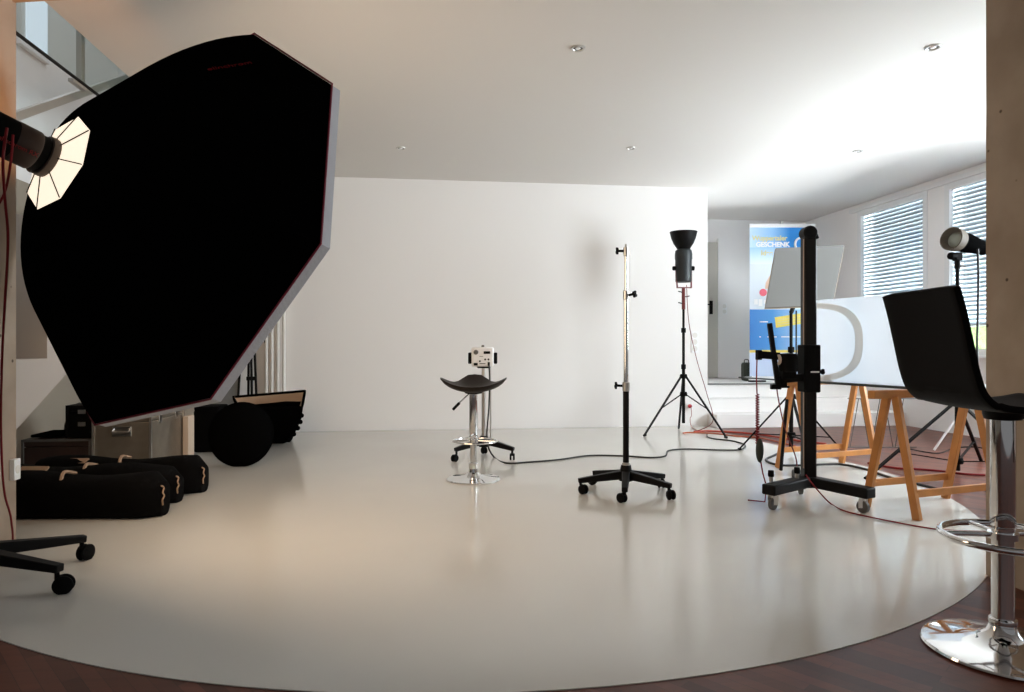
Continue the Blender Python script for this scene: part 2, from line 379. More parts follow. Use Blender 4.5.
MB().box((0, 0, .65), (.012, 4.6, 1.3)).build('glass_panel', 'rail_glass', gb)
MB().box((0, 0, .004), (.016, 4.6, .012)).build('edge_strip', 'black', gb)
for q in (-2.0, -.86, .8, 2.0):
    MB().box((-.022, q, .66), (.03, .045, 1.3)).build('post', 'satin', gb)
    MB().box((-.01, q-.06, -.02), (.03, .16, .02)).build('bracket', 'satin', gb)
# small recessed window on the upper stair wall
w5 = struct(MB().box((-3.28, 6.1, 3.68), (.035, .42, .58)).build('window_5', 'frame'))
MB().box((-3.258, 6.1, 3.68), (.012, .3, .46)).build('pane', mat('daylit_pane', (.8, .85, .9), .3, emit=(.75, .85, 1), estr=.5), w5)

# ------------------------------------------------------------------ recessed ceiling spots
for px, py, lab in ((401, 148, 'recessed round ceiling spot at the left above the back wall'), (631, 148, 'recessed round ceiling spot above the stand with the upturned flash'),
                    (578, 48, 'recessed ceiling spot nearest the camera, middle of the ceiling'), (933, 47, 'recessed ceiling spot beside the concrete pillar'), (858, 151, 'recessed ceiling spot in the glare above the windows')):
    p = spot(px, py, F*(CZ-H)/(346-py)); t = thing('ceiling_spot', lab, 'ceiling light', (p.x, p.y, CZ-.0005), 0, 'recessed ceiling spots')
    MB().lathe([(.030, -.001), (.032, -.006), (.040, -.008), (.047, -.005), (.048, 0)]).build('trim_ring', 'satin', t)
    MB().lathe([(0, -.003), (.03, -.001)]).build('recess', 'rubber', t)
    MB().lathe([(0, -.008), (.012, -.007), (.017, -.002)]).build('bulb', 'white', t)

# ------------------------------------------------------------------ octagonal softbox with its flash head
C = Vector((-1.418, 2.870, 1.482)); nrm = Vector((.4796, .8324, -.2777)).normalized()
rx = nrm.cross(Vector((0, 0, 1))).normalized(); ux = rx.cross(nrm); RO = 1.3734; RA = .49
def ov(k, r, a):       # octagon corner k at radius r, a behind the rim
    th = RO - k*PI/4; return C + (rx*math.cos(th) + ux*math.sin(th))*r - nrm*a
rear = C - nrm*RA
t = thing('octagonal_softbox', 'large black octagonal softbox seen from behind with red piped rim', 'softbox', cam2world(*rear))
lo = lambda v: Vector(v)-rear
N = 16; rings = []; rin = []
for i in range(N+1):
    s = i/N; th = s*PI/2; bl = .36
    r = (1-bl)*(.185+.715*s) + bl*(.185+.715*math.sin(th)); a = (1-bl)*RA*(1-s) + bl*RA*math.cos(th)
    rings.append([lo(ov(k, r, a)) for k in range(8)]); rin.append([lo(ov(k, r-.006, max(a-.006, .0))) for k in range(8)])
MB().loft(rings).build('outer_cover', 'cloth', t, smooth=25)
MB().loft(rin).build('inner_lining', 'silver', t, smooth=25)
MB().loft([[lo(ov(k, .9, 0)) for k in range(8)], [lo(ov(k, .905, -.045)) for k in range(8)], [lo(ov(k, .897, -.045)) for k in range(8)], [lo(ov(k, .893, 0)) for k in range(8)]]).build('front_lip', 'grey_cloth', t)
pp = []
for k in range(8):
    A = lo(ov(k, .905, 0)); B = lo(ov(k+1, .905, 0)); pp += [A.lerp(B, q/6) for q in range(6)]
MB().tube(pp, .0042, 6, closed=True).build('rim_piping', mat('red_piping', (.22, .01, .03), .6), t)
MB().poly([lo(ov(k, .892, -.02)) for k in range(8)]).build('front_diffuser', 'diffuser', t)
MB().loft([[lo(ov(k, .055, RA+.035)) for k in range(8)], [lo(ov(k, .187, RA)) for k in range(8)]]).build('rear_panel', 'rear_glow', t, smooth=5)
for k in range(8):
    MB().cyl(lo(ov(k, .06, RA+.038)), lo(ov(k, .185, RA+.004)), .0022, seg=6).build('rib', 'black', t)
MB().lathe([(.05, 0), (.074, 0), (.076, .010), (.074, .024), (.05, .024), (.05, 0)], lo(ov(0, 0, RA+.030)), -nrm).build('speed_ring', 'lamp_ring', t)
MB().ball(lo(ov(5, .072, RA+.05)), .018, (1, 1, 1)).build('ring_lever', 'lamp_ring', t)
# red maker's script on the upper panel (between corner 0 and 7)
mid = lambda s, f=.5: ov(0, 1, 0)
def panel_pt(k, s, f):
    th = s*PI/2; bl = .36; r = (1-bl)*(.185+.715*s) + bl*(.185+.715*math.sin(th)); a = (1-bl)*RA*(1-s) + bl*RA*math.cos(th)
    return lo(ov(k, r, a)).lerp(lo(ov(k+1, r, a)), f)
pA = panel_pt(0, .55, .6); pB = panel_pt(0, .76, .62); pC = panel_pt(0, .55, .4)
nn = (pB-pA).cross(pC-pA).normalized()
if nn.dot(-nrm) < 0: nn = -nn
lettering('elinchrom', 'lettering', .042, 'red_print', t, pA + nn*.010, pB-pA, (pC-pA))

hb = C - nrm*(RA+.055)     # front of the flash head
f = thing('flash_head', 'black studio flash head plugged into the big octagonal softbox', 'flash', cam2world(*hb))
MB().lathe([(.0, 0), (.060, 0), (.066, .005), (.066, .06), (.068, .065), (.070, .09), (.070, .36), (.06, .375), (0, .376)], (0, 0, 0), -nrm).build('housing', 'black_plastic', f)
MB().lathe([(.070, .03), (.0715, .035), (.0715, .1), (.070, .105)], (0, 0, 0), -nrm).build('collar', mat('brown_collar', (.05, .028, .02), .45), f)
side = (-rx*.25 - nrm*0 + Vector((0, 0, 0)))
vis = Vector((.63, -.77, -.15)); vis = (vis - nrm*vis.dot(nrm)).normalized()
tx = nrm; ty = vis.cross(nrm); ty = ty if ty.z > 0 else -ty
lettering('elinchrom RX', 'lettering', .022, 'red_print_lit', f, -nrm*.16 + vis*.073 - ty*.024, tx, ty)
for q in (-1, 1):
    MB().bar(-nrm*.24 + rx*q*.07, -nrm*.24 + rx*q*.085 + Vector((0, 0, -.13)), .02, .006).build('yoke_arm', 'black', f)
MB().bar(-nrm*.24 - rx*.085 + Vector((0, 0, -.13)), -nrm*.24 + rx*.085 + Vector((0, 0, -.13)), .02, .006).build('yoke_bar', 'black', f)

# ------------------------------------------------------------------ rolling stands
def caster_legs(root, angs, R, hub_z=.135, tip_z=.085, w=.045, wheel=.036, sw=0):
    for i, an in enumerate(angs):
        a = math.radians(an); dr = Vector((math.cos(a), math.sin(a), 0))
        lg = MB().bar(dr*.03 + Vector((0, 0, hub_z)), dr*R + Vector((0, 0, tip_z)), w, .055, w*.72, .03)
        lg = lg.build('leg', 'black', root, bev=.005)
        sa = a + sw + (i*1.7 if sw else .5); off = Vector((math.cos(sa), math.sin(sa), 0))*.022
        p = dr*(R-.015); cs = MB(); ax = Vector((-math.sin(sa), math.cos(sa), 0))
        cs.cyl(p + Vector((0, 0, tip_z)), p + Vector((0, 0, .055)), .009)
        cs.bar(p + Vector((0, 0, wheel*2-.006)), p + off*1.4 + Vector((0, 0, wheel+.014)), .016, .02)
        cs = cs.build('caster', 'black_plastic', lg)
        wl = MB(); c0 = p + off + Vector((0, 0, wheel))
        for q in (-1, 1): wl.lathe([(0, -.007), (wheel*.8, -.007), (wheel, -.003), (wheel, .004), (wheel*.82, .008), (0, .008)], c0 + ax*q*.014, ax, 20)
        wl.build('caster_wheel', 'black_plastic', lg)

def star_knob(parent, p, d, m='black_plastic', r=.022, ln=.045):
    k = MB(); p = Vector(p); d = Vector(d).normalized(); k.cyl(p, p+d*ln, .008, seg=8)
    q = Vector((0, 0, 1)).rotation_difference(d)
    for i in range(4):
        a = i*PI/2+.4; k.bar(p+d*ln, p+d*ln + q @ Vector((math.cos(a)*r, math.sin(a)*r, 0)), .014, .014)
    k.build('knob', m, parent)

# boom stand of the softbox (only two legs reach into the picture)
ctr = Vector((-2.15, 2.65, 0))
bs = thing('boom_stand', 'black five-legged rolling stand at the lower left edge', 'light stand', cam2world(ctr.x, ctr.y, .0))
caster_legs(bs, [52, 124, 196, 268, -9], .43, .14, .10, .055, .036)
MB().lathe([(.0, .09), (.05, .09), (.055, .12), (.04, .19), (.03, .2), (0, .2)]).build('hub', 'black', bs)
yk = hb - nrm*.24 + Vector((0, 0, -.13)) - ctr
topz = yk.z - .02
MB().cyl((0, 0, .18), (0, 0, topz+.06), .02).build('column', 'black', bs)
MB().cyl((0, 0, topz), (yk.x, yk.y, topz), .016).build('arm', 'black', bs)
MB().box((0, 0, topz), (.06, .06, .06)).build('clamp', 'black', bs, bev=.006)
o = MB().tube(smoothpath([spot(7, 128, 2.14), spot(3, 160, 2.13), spot(5, 200, 2.2), spot(8, 240, 2.3), spot(5, 300, 2.45), spot(2, 360, 2.6), spot(1, 430, 2.75), spot(4, 490, 2.9), spot(11, 519, 3.05), spot(10, 548, 3.15) , ground(-20, 556)+Vector((0, 0, .008))]), .0042, 8).build('power_cord', 'red')
tag(o, 'red power cord hanging from the flash head beside the left pillar', 'cord')
o = MB().tube(smoothpath([spot(13, 135, 2.14), spot(11, 160, 2.13), spot(6, 188, 2.2), spot(-2, 205, 2.25), spot(-14, 215, 2.3), spot(-26, 222, 2.36)]), .0038, 8).build('power_cord', 'red')
tag(o, 'short red cord looping under the big flash head', 'cord')

# chrome rolling stand in the middle
c = (.735, 4.36)
cs_ = thing('rolling_light_stand', 'empty chrome rolling stand with black lower tube and five castors', 'light stand', cam2world(c[0], c[1], .003))
caster_legs(cs_, [124, 184, 259, 323, 27], .31, .118, .082, .05, .03, sw=.6)
MB().lathe([(0, .08), (.045, .08), (.046, .11), (.036, .155), (.032, .18), (0, .18)]).build('hub', 'black', cs_)
MB().lathe([(.026, .177), (.026, .197), (0, .197)]).build('hub_collar', 'satin', cs_)
MB().cyl((0, 0, .19), (0, 0, .68), .0195).build('lower_tube', 'black', cs_)
MB().cyl((0, 0, .68), (0, 0, 1.28), .0155).build('middle_tube', 'chrome', cs_)
MB().cyl((0, 0, 1.27), (0, 0, 1.56), .0115).build('upper_tube', 'chrome', cs_)
MB().lathe([(0, 1.55), (.008, 1.55), (.008, 1.60), (.006, 1.605), (0, 1.605)]).build('spigot', 'satin', cs_)
for z, r in ((.68, .024), (1.27, .019), (1.55, .017)): MB().lathe([(r-.004, z-.025), (r, z-.02), (r, z+.03), (r-.004, z+.035)]).build('collar', 'satin', cs_)
star_knob(cs_, (-.02, 0, .69), (-1, 0, .05)); star_knob(cs_, (.015, -.005, 1.275), (.8, -.6, .1)); star_knob(cs_, (-.012, 0, 1.56), (-1, 0, 0))

# ------------------------------------------------------------------ saddle stool in the middle
d0 = 4.79; x0 = (473.5-512)/F*d0
sd = thing('saddle_stool', 'dark brown saddle-seat bar stool on chrome pedestal, mid floor', 'stool', cam2world(x0, d0, .003))
MB().lathe([(0, .0), (.188, 0), (.191, .005), (.185, .011), (.12, .02), (.06, .034), (.034, .055), (.030, .085), (0, .085)], seg=48).build('base', 'chrome', sd)
MB().lathe([(.0, .08), (.033, .08), (.034, .12), (.024, .125), (.023, .36), (.0, .36)]).build('lower_column', 'chrome', sd)
MB().lathe([(0, .30), (.029, .30), (.030, .305), (.030, .62), (0, .62)]).build('upper_column', 'chrome', sd)
rg = [(.156*math.cos(2*PI*k/40)+.01, .156*math.sin(2*PI*k/40)-.02, .277) for k in range(40)]
fr = MB().tube(rg, .006, 10, closed=True); fr.cyl((-.024, 0, .277), (-.14, -.04, .277), .007); fr.cyl((.024, 0, .277), (.155, -.04, .277), .007); fr.lathe([(.026, .26), (.033, .262), (.033, .292), (.026, .294)])
fr.build('footrest', 'chrome', sd)
def saddle():
    m = MB(); NR, NA = 9, 40; grid = []
    def zz(x, y):
        w = abs(x)/.235; zb = .060*w**2.2 + .012*w
        hump = .085*max(0, (y+.03)/.19)**1.5*math.exp(-abs(x/.11)**3)
        return .648 + zb + hump + .012*max(0, -y/.17)*(1-w)
    def outline(a):
        cx, sy = math.cos(a), math.sin(a)
        rx_ = .235; ry_ = .165
        return rx_*math.copysign(abs(cx)**.85, cx), ry_*math.copysign(abs(sy)**.8, sy)*(1-.25*abs(cx)**2)
    for layer in (0, 1):
        ring = []
        for i in range(1, NR+1):
            s = i/NR; rw = []
            for k in range(NA):
                ox, oy = outline(2*PI*k/NA); x, y = ox*s, oy*s
                th = .036*(1-s**8)+.008
                rw.append(m.bm.verts.new((x, y, zz(x, y) + (.004 if layer == 0 else -th*.75))))
            ring.append(rw)
        c0 = m.bm.verts.new((0, 0, zz(0, 0) + (.004 if layer == 0 else -.032)))
        for k in range(NA): m.bm.faces.new((c0, ring[0][k], ring[0][(k+1) % NA]))
        for A, B in zip(ring, ring[1:]):
            for k in range(NA): m.bm.faces.new((A[k], B[k], B[(k+1) % NA], A[(k+1) % NA]))
        grid.append(ring[-1])
    for k in range(NA): m.bm.faces.new((grid[0][k], grid[1][k], grid[1][(k+1) % NA], grid[0][(k+1) % NA]))
    return m
saddle().build('seat', 'leather', sd, smooth=60)
MB().lathe([(0, .60), (.06, .612), (.07, .63), (.07, .64), (0, .64)]).build('seat_plate', 'black', sd)
lv = MB().cyl((-.02, -.03, .618), (-.10, -.07, .545), .005, seg=8).build('lever', 'chrome', sd)
MB().cyl((-.095, -.068, .549), (-.138, -.09, .505), .010, seg=10).build('lever_grip', 'black_plastic', lv)

# ------------------------------------------------------------------ white flash generator on its wheeled stand
gx, gd = (484-512)/F*5.7, 5.7
gs = thing('generator_stand', 'low wheeled stand with pale pole behind the saddle stool', 'light stand', cam2world(gx, gd, .003))
caster_legs(gs, [214, 334, 95], .28, .145, .095, .05, .029, sw=.3)
MB().lathe([(0, .1), (.045, .1), (.045, .15), (.03, .19), (0, .19)]).build('hub', 'black', gs)
MB().cyl((0, 0, .18), (0, 0, .765), .014).build('column', 'satin', gs)
for q in (-.035, .035): MB().cyl((q+.02, .02, .17), (q+.02, .02, .765), .006).build('side_rod', 'satin', gs)
MB().box((0, 0, .765), (.10, .10, .008)).build('top_plate', 'black', gs)
gn = thing('flash_generator', 'small white flash generator box with black knobs on its stand', 'flash generator', cam2world(gx-.01, gd, .773))
MB().box((0, 0, .085), (.185, .12, .165)).build('housing', 'white', gn, bev=.012)
def face(name, cx, cz, w, h, m='black_plastic'): MB().box((cx, -.061, cz), (w, .004, h)).build(name, m, gn)
MB().lathe([(0, .009), (.017, .009), (.02, 0)], (-.055, -.06, .125), (0, -1, 0)).build('dial', 'rubber', gn)
face('display', .037, .122, .055, .022)
face('socket', -.057, .025, .034, .022); face('socket', .052, .028, .018, .03); 
for x, z in ((-.022, .05), (.022, .065), (.05, .065)): MB().lathe([(0, .006), (.007, .006), (.008, 0)], (x, -.06, z), (0, -1, 0), 12).build('button', 'black_plastic', gn)
face('print_strip', 0, .03, .05, .007, 'rubber'); face('print_strip', -.01, .09, .03, .004, 'rubber')
for q in (-1, 1): MB().box((q*.108, 0, .075), (.028, .08, .095)).build('side_grip', 'black_plastic', gn, bev=.008)
MB().lathe([(0, .168), (.012, .168), (.012, .182), (.008, .186), (0, .186)]).build('top_knob', 'rubber', gn)
MB().box((.01, -.02, -.0), (.11, .1, .008)).build('foot', 'black_plastic', gn)
gl = lambda px, py, z=.009: ground(px, py, z)
g0 = cam2world(gx+.045, gd-.075, .79)
o = MB().tube(smoothpath([g0, g0+Vector((.004, -.02, -.12)), cam2world(gx+.045, gd-.10, .45), cam2world(gx+.03, gd-.12, .17), gl(494, 457), gl(507, 463), gl(530, 462), gl(560, 459.5), gl(590, 455.5), gl(625, 456), gl(650, 457.5), gl(665, 456), gl(669, 450.5), gl(690, 449), gl(720, 450), gl(740, 449.5), gl(745, 445), gl(733, 441), gl(716, 439), gl(708, 437), gl(707, 434)], 8), .007, 8).build('power_cable', 'cord')
tag(o, 'thin dark cable snaking from the white generator across the floor', 'cable')

# ------------------------------------------------------------------ tripods
def tripod(root, apex, brace, R, angs, pole_top, r=.014, secs=2, m='black', brf=.55):
    for an in angs:
        a = math.radians(an); d = Vector((math.cos(a), math.sin(a), 0)); f0 = d*.03 + Vector((0, 0, apex)); f1 = d*R + Vector((0, 0, .012))
        lg = MB().bar(f0, f1, .022, .014).build('leg', m, root)
        MB().cyl(f1 - d*.02 + Vector((0, 0, .005)), f1 + d*.012 - Vector((0, 0, .003)), .012, seg=10).build('rubber_foot', 'black_plastic', lg)
        MB().bar(d*.025 + Vector((0, 0, brace)), f0.lerp(f1, brf), .016, .008).build('brace', m, root)
    for z in (apex, brace): MB().lathe([(0, z-.02), (.036, z-.02), (.04, z), (.034, z+.025), (0, z+.025)]).build('collar', 'black_plastic', root)
    z0 = max(.03, min(brace-.2, .12)); n = secs; zs = [z0] + [apex+.12 + (pole_top-apex-.12)*k/n for k in range(n+1)]
    for k in range(n+1):
        MB().cyl((0, 0, zs[k]), (0, 0, zs[k+1]), r*(1-.13*k)).build('pole', m, root)
        if 0 < k: MB().lathe([(0, zs[k]-.04), (r*1.5, zs[k]-.04), (r*1.5, zs[k]+.01), (0, zs[k]+.01)], seg=14).build('pole_collar', 'black_plastic', root)
tx_, td = (683.5-512)/F*7.25, 7.25
tp = thing('tripod_light_stand', 'slim black tripod stand carrying the upturned flash by the back wall', 'light stand', cam2world(tx_, td, .003))
tripod(tp, .62, .43, .48, [200, 318, 82], 1.52, .017)
MB().cyl((0, 0, 1.34), (0, 0, 1.57), .019).build('red_spigot', 'dark_red', tp)['label'] = 'dark red upper spigot'
for z, s in ((1.40, -1), (1.47, 1), (1.52, -1)): MB().cyl((0, 0, z), (s*.06, -.02, z+.012), .006, seg=6).build('lever', 'black', tp)
fh = thing('flash_head', 'dark flash head with bowl reflector pointing at the ceiling on a tripod', 'flash', cam2world(tx_, td, 1.573))
MB().lathe([(0, .06), (.075, .06), (.085, .07), (.088, .30), (.092, .31), (.092, .36), (.085, .40), (.06, .42), (0, .42)]).build('housing', mat('dark_grey_housing', (.014, .018, .02), .5), fh)
MB().lathe([(.055, .40), (.075, .43), (.105, .475), (.128, .53), (.142, .585), (.146, .60), (.143, .60), (.125, .535), (.10, .478), (.06, .43)], seg=40).build('reflector', 'black', fh)
for q in (-1, 1):
    MB().bar((q*.075, -.03, .0), (q*.082, -.0, .20), .012, .02).build('bracket_arm', 'dark_red', fh)
    MB().lathe([(0, 0), (.024, 0), (.024, .025), (.02, .03), (0, .03)], (q*.086, 0, .21), (q, 0, 0), 14).build('tilt_knob', 'black_plastic', fh)
MB().bar((-.08, -.03, .0), (.08, -.03, .0), .025, .01).build('bracket_bar', 'dark_red', fh)
o = MB().tube(smoothpath([cam2world(tx_+.02, td-.05, 1.6), cam2world(tx_+.05, td-.03, 1.2), cam2world(tx_+.13, td-.05, .8), cam2world(tx_+.22, td-.1, .45), cam2world(tx_+.3, td-.05, .15), cam2world(tx_+.2, td+.2, .012)]), .004, 6).build('power_cord', 'red')
tag(o, 'thin red cord drooping from the upturned flash to the floor', 'cord')
# wall sockets, plug and red wall cables
def wall_plate(px, py, w, h, wy, lab, cat, cz=None):
    rat = (px-512)/F; d = wy/(math.cos(PSI)-rat*math.sin(PSI)); p = spot(px, py, d)
    t = thing('wall_socket' if cat == 'socket' else 'light_switch', lab, cat, (p.x, wy-.0005, p.z), 0)
    MB().box((0, -.006, 0), (w, .012, h)).build('plate', 'white', t, bev=.002)
    k = max(1, round(h/w))
    for i in range(k): MB().lathe([(0, -.002), (.024, -.003), (.028, 0)] if cat == 'socket' else [(0, .004), (.03, .003), (.032, 0)], (0, -.0125, (i-(k-1)/2)*.08), (0, -1, 0), 20).build('insert', 'foam', t)
    return p
wall_plate(694.5, 342, .085, .25, 7.70, 'white triple switch plate on the back wall beside the alcove corner', 'light switch')
wall_plate(724, 309, .085, .16, 9.6, 'white double switch plate on the far alcove wall', 'light switch')
pq = wall_plate(689, 406, .085, .085, 7.70, 'white socket low on the back wall with the red plug', 'socket')
pl = MB().lathe([(0, .0), (.022, .0), (.024, .02), (.016, .045), (.007, .06), (0, .06)], (pq.x, pq.y-.016, pq.z), (0, -1, 0), 14).build('power_plug', mat('red_plug', (.45, .02, .04), .4))
tag(pl, 'red plug pushed into the socket low on the back wall', 'plug')
o = MB().tube(smoothpath([gl(694, 431.5, .012), gl(706, 431, .012), gl(720, 431.5, .012), gl(745, 433, .012), gl(770, 436, .012), gl(800, 441, .012), gl(826, 444, .012)]), .010, 8).build('extension_cord', mat('red_orange_cord', (.42, .04, .02), .5))
tag(o, 'thick red extension cord along the floor at the alcove step', 'cord')
o = MB().tube(smoothpath([(pq.x, pq.y-.07, pq.z), (pq.x-.01, pq.y-.1, pq.z-.10), (pq.x-.03, pq.y-.11, .10), (pq.x-.02, pq.y-.12, .015), gl(697, 430), gl(706, 430.8)]), .0045, 8).build('power_cord', 'pale_cord')
tag(o, 'thin pale cord hanging from the red plug on the back wall', 'cord')
o = MB().tube(smoothpath([gl(683, 433), gl(690, 432.5), gl(715, 433.5), gl(735, 436), gl(760, 438), gl(795, 446)]), .007, 8).build('extension_cord', mat('orange_cord', (.45, .09, .03), .5))
tag(o, 'thinner orange cord lying just in front of the red extension cord', 'cord')

# ------------------------------------------------------------------ heavy studio column stand
kx, kd = (808.5-512)/F*4.15, 4.15
ks = thing('studio_column_stand', 'tall heavy black column stand on a V base with grey castors', 'camera stand', cam2world(kx, kd, .003))
MB().box((0, 0, .86), (.074, .075, 1.56)).build('column', mat('black_brown_column', (.006, .0045, .004), .4, spec=.22), ks, bev=.01)
MB().box((-.0385, -.02, .9), (.004, .010, 1.4)).build('rail_strip', mat('tan_rail', (.40, .28, .2), .35, metal=.6), ks)
MB().lathe([(0, -.042), (.037, -.042), (.043, -.034), (.043, .034), (.037, .042), (0, .042)], (-.002, 0, 1.638), (0, 1, 0), 28).build('pulley_head', 'black', ks)
MB().bar((.012, 0, 1.67), (.042, 0, 1.60), .075, .024).build('pulley_cover', 'black', ks, bev=.006)
lf = Vector((-.35, -.27, 0)); rt = Vector((.195, -.36, 0)); bk = Vector((.03, .22, 0))
for e in (lf, rt, bk):
    bm_ = MB().bar(Vector((0, 0, .12)), e + Vector((0, 0, .12)), .085, .06).build('base_beam', 'black', ks, bev=.008)
    u = e.normalized(); q = e - u*.05; nx = Vector((-u.y, u.x, 0))
    w_ = MB(); w_.cyl(q + Vector((0, 0, .10)), q + Vector((0, 0, .07)), .014); 
    for s in (-1, 1): w_.bar(q + nx*s*.017 + Vector((0, 0, .085)), q + nx*s*.017 + Vector((0, 0, .03)), .03, .004)
    w_.build('caster_fork', 'satin', bm_)
    MB().lathe([(0, -.012), (.026, -.012), (.036, -.009), (.036, .009), (.026, .012), (0, .012)], q + Vector((0, 0, .036)), nx, 24).build('caster_wheel', 'rubber', bm_)
for px, py, dd in ((771, 478, 3.98), (797, 466, 4.2)):
    p = Vector(((px-512)/F*dd-kx, dd-kd, .15))
    if px > 780: p = Vector((-.10, -.07, .15))
    k = MB().cyl(p, p+Vector((0, 0, .03)), .012).build('base_stud', 'satin', ks)
    MB().lathe([(0, .028), (.016, .028), (.018, .04), (.016, .065), (0, .067)], p, (0, 0, 1), 14).build('stud_cap', 'black_plastic', k)
MB().box((.0, -.005, .81), (.10, .11, .29)).build('carriage', 'black_plastic', ks, bev=.008)
MB().box((.012, -.062, .79), (.05, .004, .008)).build('index_mark', 'white', ks)
star_knob(ks, (.048, -.02, .79), (1, 0, 0), r=.016, ln=.03)
MB().bar((-.05, -.02, .755), (-.215, -.04, .74), .035, .045).build('arm', 'black', ks, bev=.004)
hdm = MB(); hdm.lathe([(0, -.055), (.05, -.055), (.056, -.045), (.056, .03), (.05, .055), (0, .06)], (-.145, -.05, .845), (0, 0, 1), 20)
hdm.box((-.15, -.05, .775), (.085, .07, .05)); hdm.box((-.175, -.05, .72), (.03, .05, .03)); hdm.box((-.175, -.05, .70), (.055, .06, .012))
hdm.build('pan_head', 'black_plastic', ks, bev=.003)
MB().lathe([(.030, -.004), (.034, 0), (.034, .014), (.028, .016)], (-.205, -.055, .865), (-1, -.1, 0), 18).build('clamp_ring', mat('tan_ring', (.45, .36, .28), .4), ks)
rod = MB().bar((-.262, -.06, 1.085), (-.21, -.06, .695), .028, .022).build('slanted_rod', 'black', ks, bev=.003)
MB().box((-.225, -.06, .70), (.06, .03, .03)).build('rod_foot', 'black_plastic', rod, bev=.003)
MB().bar((-.33, -.06, .895), (-.20, -.055, .885), .03, .045).build('cross_clamp', 'black_plastic', ks, bev=.005)
MB().bar((-.34, -.06, .893), (-.315, -.06, .893), .05, .06).build('clamp_jaw', 'black_plastic', ks, bev=.004)
cx_, cdp = (757-512)/F*4.09, 4.09
pts = [cam2world(cx_, cdp, .87), cam2world(cx_-.003, cdp, .76), cam2world(cx_+.0, cdp, .66)]
for k in range(0, 20*7):
    z = .655-.30*k/140; pts.append(cam2world(cx_+.003+.009*math.cos(2*PI*k/7), cdp+.009*math.sin(2*PI*k/7), z))
pts += [cam2world(cx_+.02, cdp, .27), cam2world(cx_+.035, cdp, .18), cam2world(cx_+.055, cdp-.01, .10), cam2world(cx_+.04, cdp-.02, .012), gl(748, 500)]
o = MB().tube(pts, .0042, 6).build('coiled_cord', 'red'); tag(o, 'red coiled cord hanging from the arm of the column stand', 'cord')
o = MB().ball(cam2world(cx_+.012, cdp-.012, .32), .055, (.42, .42, 1.35)).build('hand_remote', 'olive'); tag(o, 'dark olive hand remote hanging on the red coiled cord', 'remote control')
o = MB().tube(smoothpath([cam2world(kx-.2, kd-.07, .69), spot(777, 390, 4.12), spot(784, 425, 4.15), spot(795, 455, 4.1), cam2world(kx-.1, kd-.07, .225)]), .004, 6).build('safety_cord', 'dark_red'); tag(o, 'thin dark red cord from the pan head down to the base', 'cord')
o = MB().cyl(cam2world(kx-.235, kd-.165, .22), spot(787, 400, 4.3), .010, seg=10).build('steel_rod', 'black'); tag(o, 'thin black rod rising from the left foot of the column stand', 'rod')
o = MB().tube(smoothpath([spot(806, 475, 4.05), spot(815, 487, 3.95), gl(830, 503), gl(845, 511), gl(870, 517), gl(905, 524), gl(935, 529), gl(962, 531), gl(1010, 532)]), .0045, 6).build('floor_cord', 'red'); tag(o, 'thin red cord trailing over the white floor towards the pillar', 'cord')

# ------------------------------------------------------------------ second tripod with grey board
bx_, bd = 2.465, 5.97
bt = thing('tripod_light_stand', 'black tripod stand behind the column stand, holding up the grey board', 'light stand', cam2world(bx_, bd, .003))
tripod(bt, .50, .16, .435, [158, -24, 266], 1.24, .018, brf=.70)
MB().cyl((.045, 0, .80), (.045, 0, 1.26), .006).build('guide_rod', 'black', bt); MB().box((.02, 0, .85), (.07, .03, .05)).build('rod_clamp', 'black_plastic', bt)
q = [Vector(((px-512)/F*dd-bx_, dd-bd, H-(py-346)/F*dd)) for px, py, dd in ((765, 309, 5.9), (832, 306, 5.9), (844, 246.5, 6.25), (775.5, 249.5, 6.25))]
gbx = thing('reflector_board', 'tilted plain grey reflector board in front of the roll-up banner', 'reflector', cam2world(bx_, bd, .003))
bn = (q[1]-q[0]).cross(q[3]-q[0]).normalized()*.015
MB().extrude_poly(q, bn).build('board', 'greyboard', gbx)
ed = []
for i in range(4): ed += [q[i].lerp(q[(i+1) % 4], k/5) for k in range(5)]
MB().tube(ed, .006, 6, closed=True).build('edge_binding', 'brownedge', gbx)
MB().bar(Vector((0, 0, 1.24)), (q[0]+q[1]+q[2]+q[3])/4 + bn + Vector((0, .0, 0)), .03, .02).build('mount', 'black', gbx)

# ------------------------------------------------------------------ roll-up banner on the platform
p0 = spot(749.5, 382, 9.0); PZ = .472
bw, bh = .875, 2.06
ba = thing('roll_up_banner', 'blue and white printed roll-up banner standing on the alcove platform', 'banner', (p0.x, p0.y, PZ), -PSI)
MB().box((bw/2, 0, .035), (bw, .10, .065)).build('base_cassette', 'white', ba, bev=.012)
MB().box((bw/2, .0, .06+bh/2-.015), (.87, .003, bh-.06)).build('printed_sheet', 'banner', ba).location = (0, 0, 0)
MB().box((bw/2, 0, bh+.02), (bw, .022, .05)).build('top_rail', 'white', ba, bev=.004)
MB().cyl((bw/2, .05, .06), (bw/2, .05, bh+.05), .008).build('support_pole', 'satin', ba)
MB().box((bw/2, .02, bh+.06), (.03, .03, .06)).build('pole_hook', 'satin', ba)
X1 = Vector((1, 0, 0)); Z1 = Vector((0, 0, 1)); yf = -.004
lettering('Wuppertaler', 'lettering', .088, 'cream_print', ba, (.035, yf, 1.885), X1, Z1, off=.003)
lettering('GESCHENK', 'lettering', .088, 'white_print', ba, (.085, yf, 1.80), X1, Z1, off=.004)
lettering('Idee', 'lettering', .095, 'cream_print', ba, (.15, yf, 1.685), X1, Z1, off=.003)
sw_ = []; 
for k in range(30):
    a = math.radians(60+250*k/29); sw_.append((.675+.07*math.cos(a), yf, 1.83+.085*math.sin(a)))
MB().tube(smoothpath(sw_, 2), .016, 6).build('swirl_emblem', 'white_print', ba)
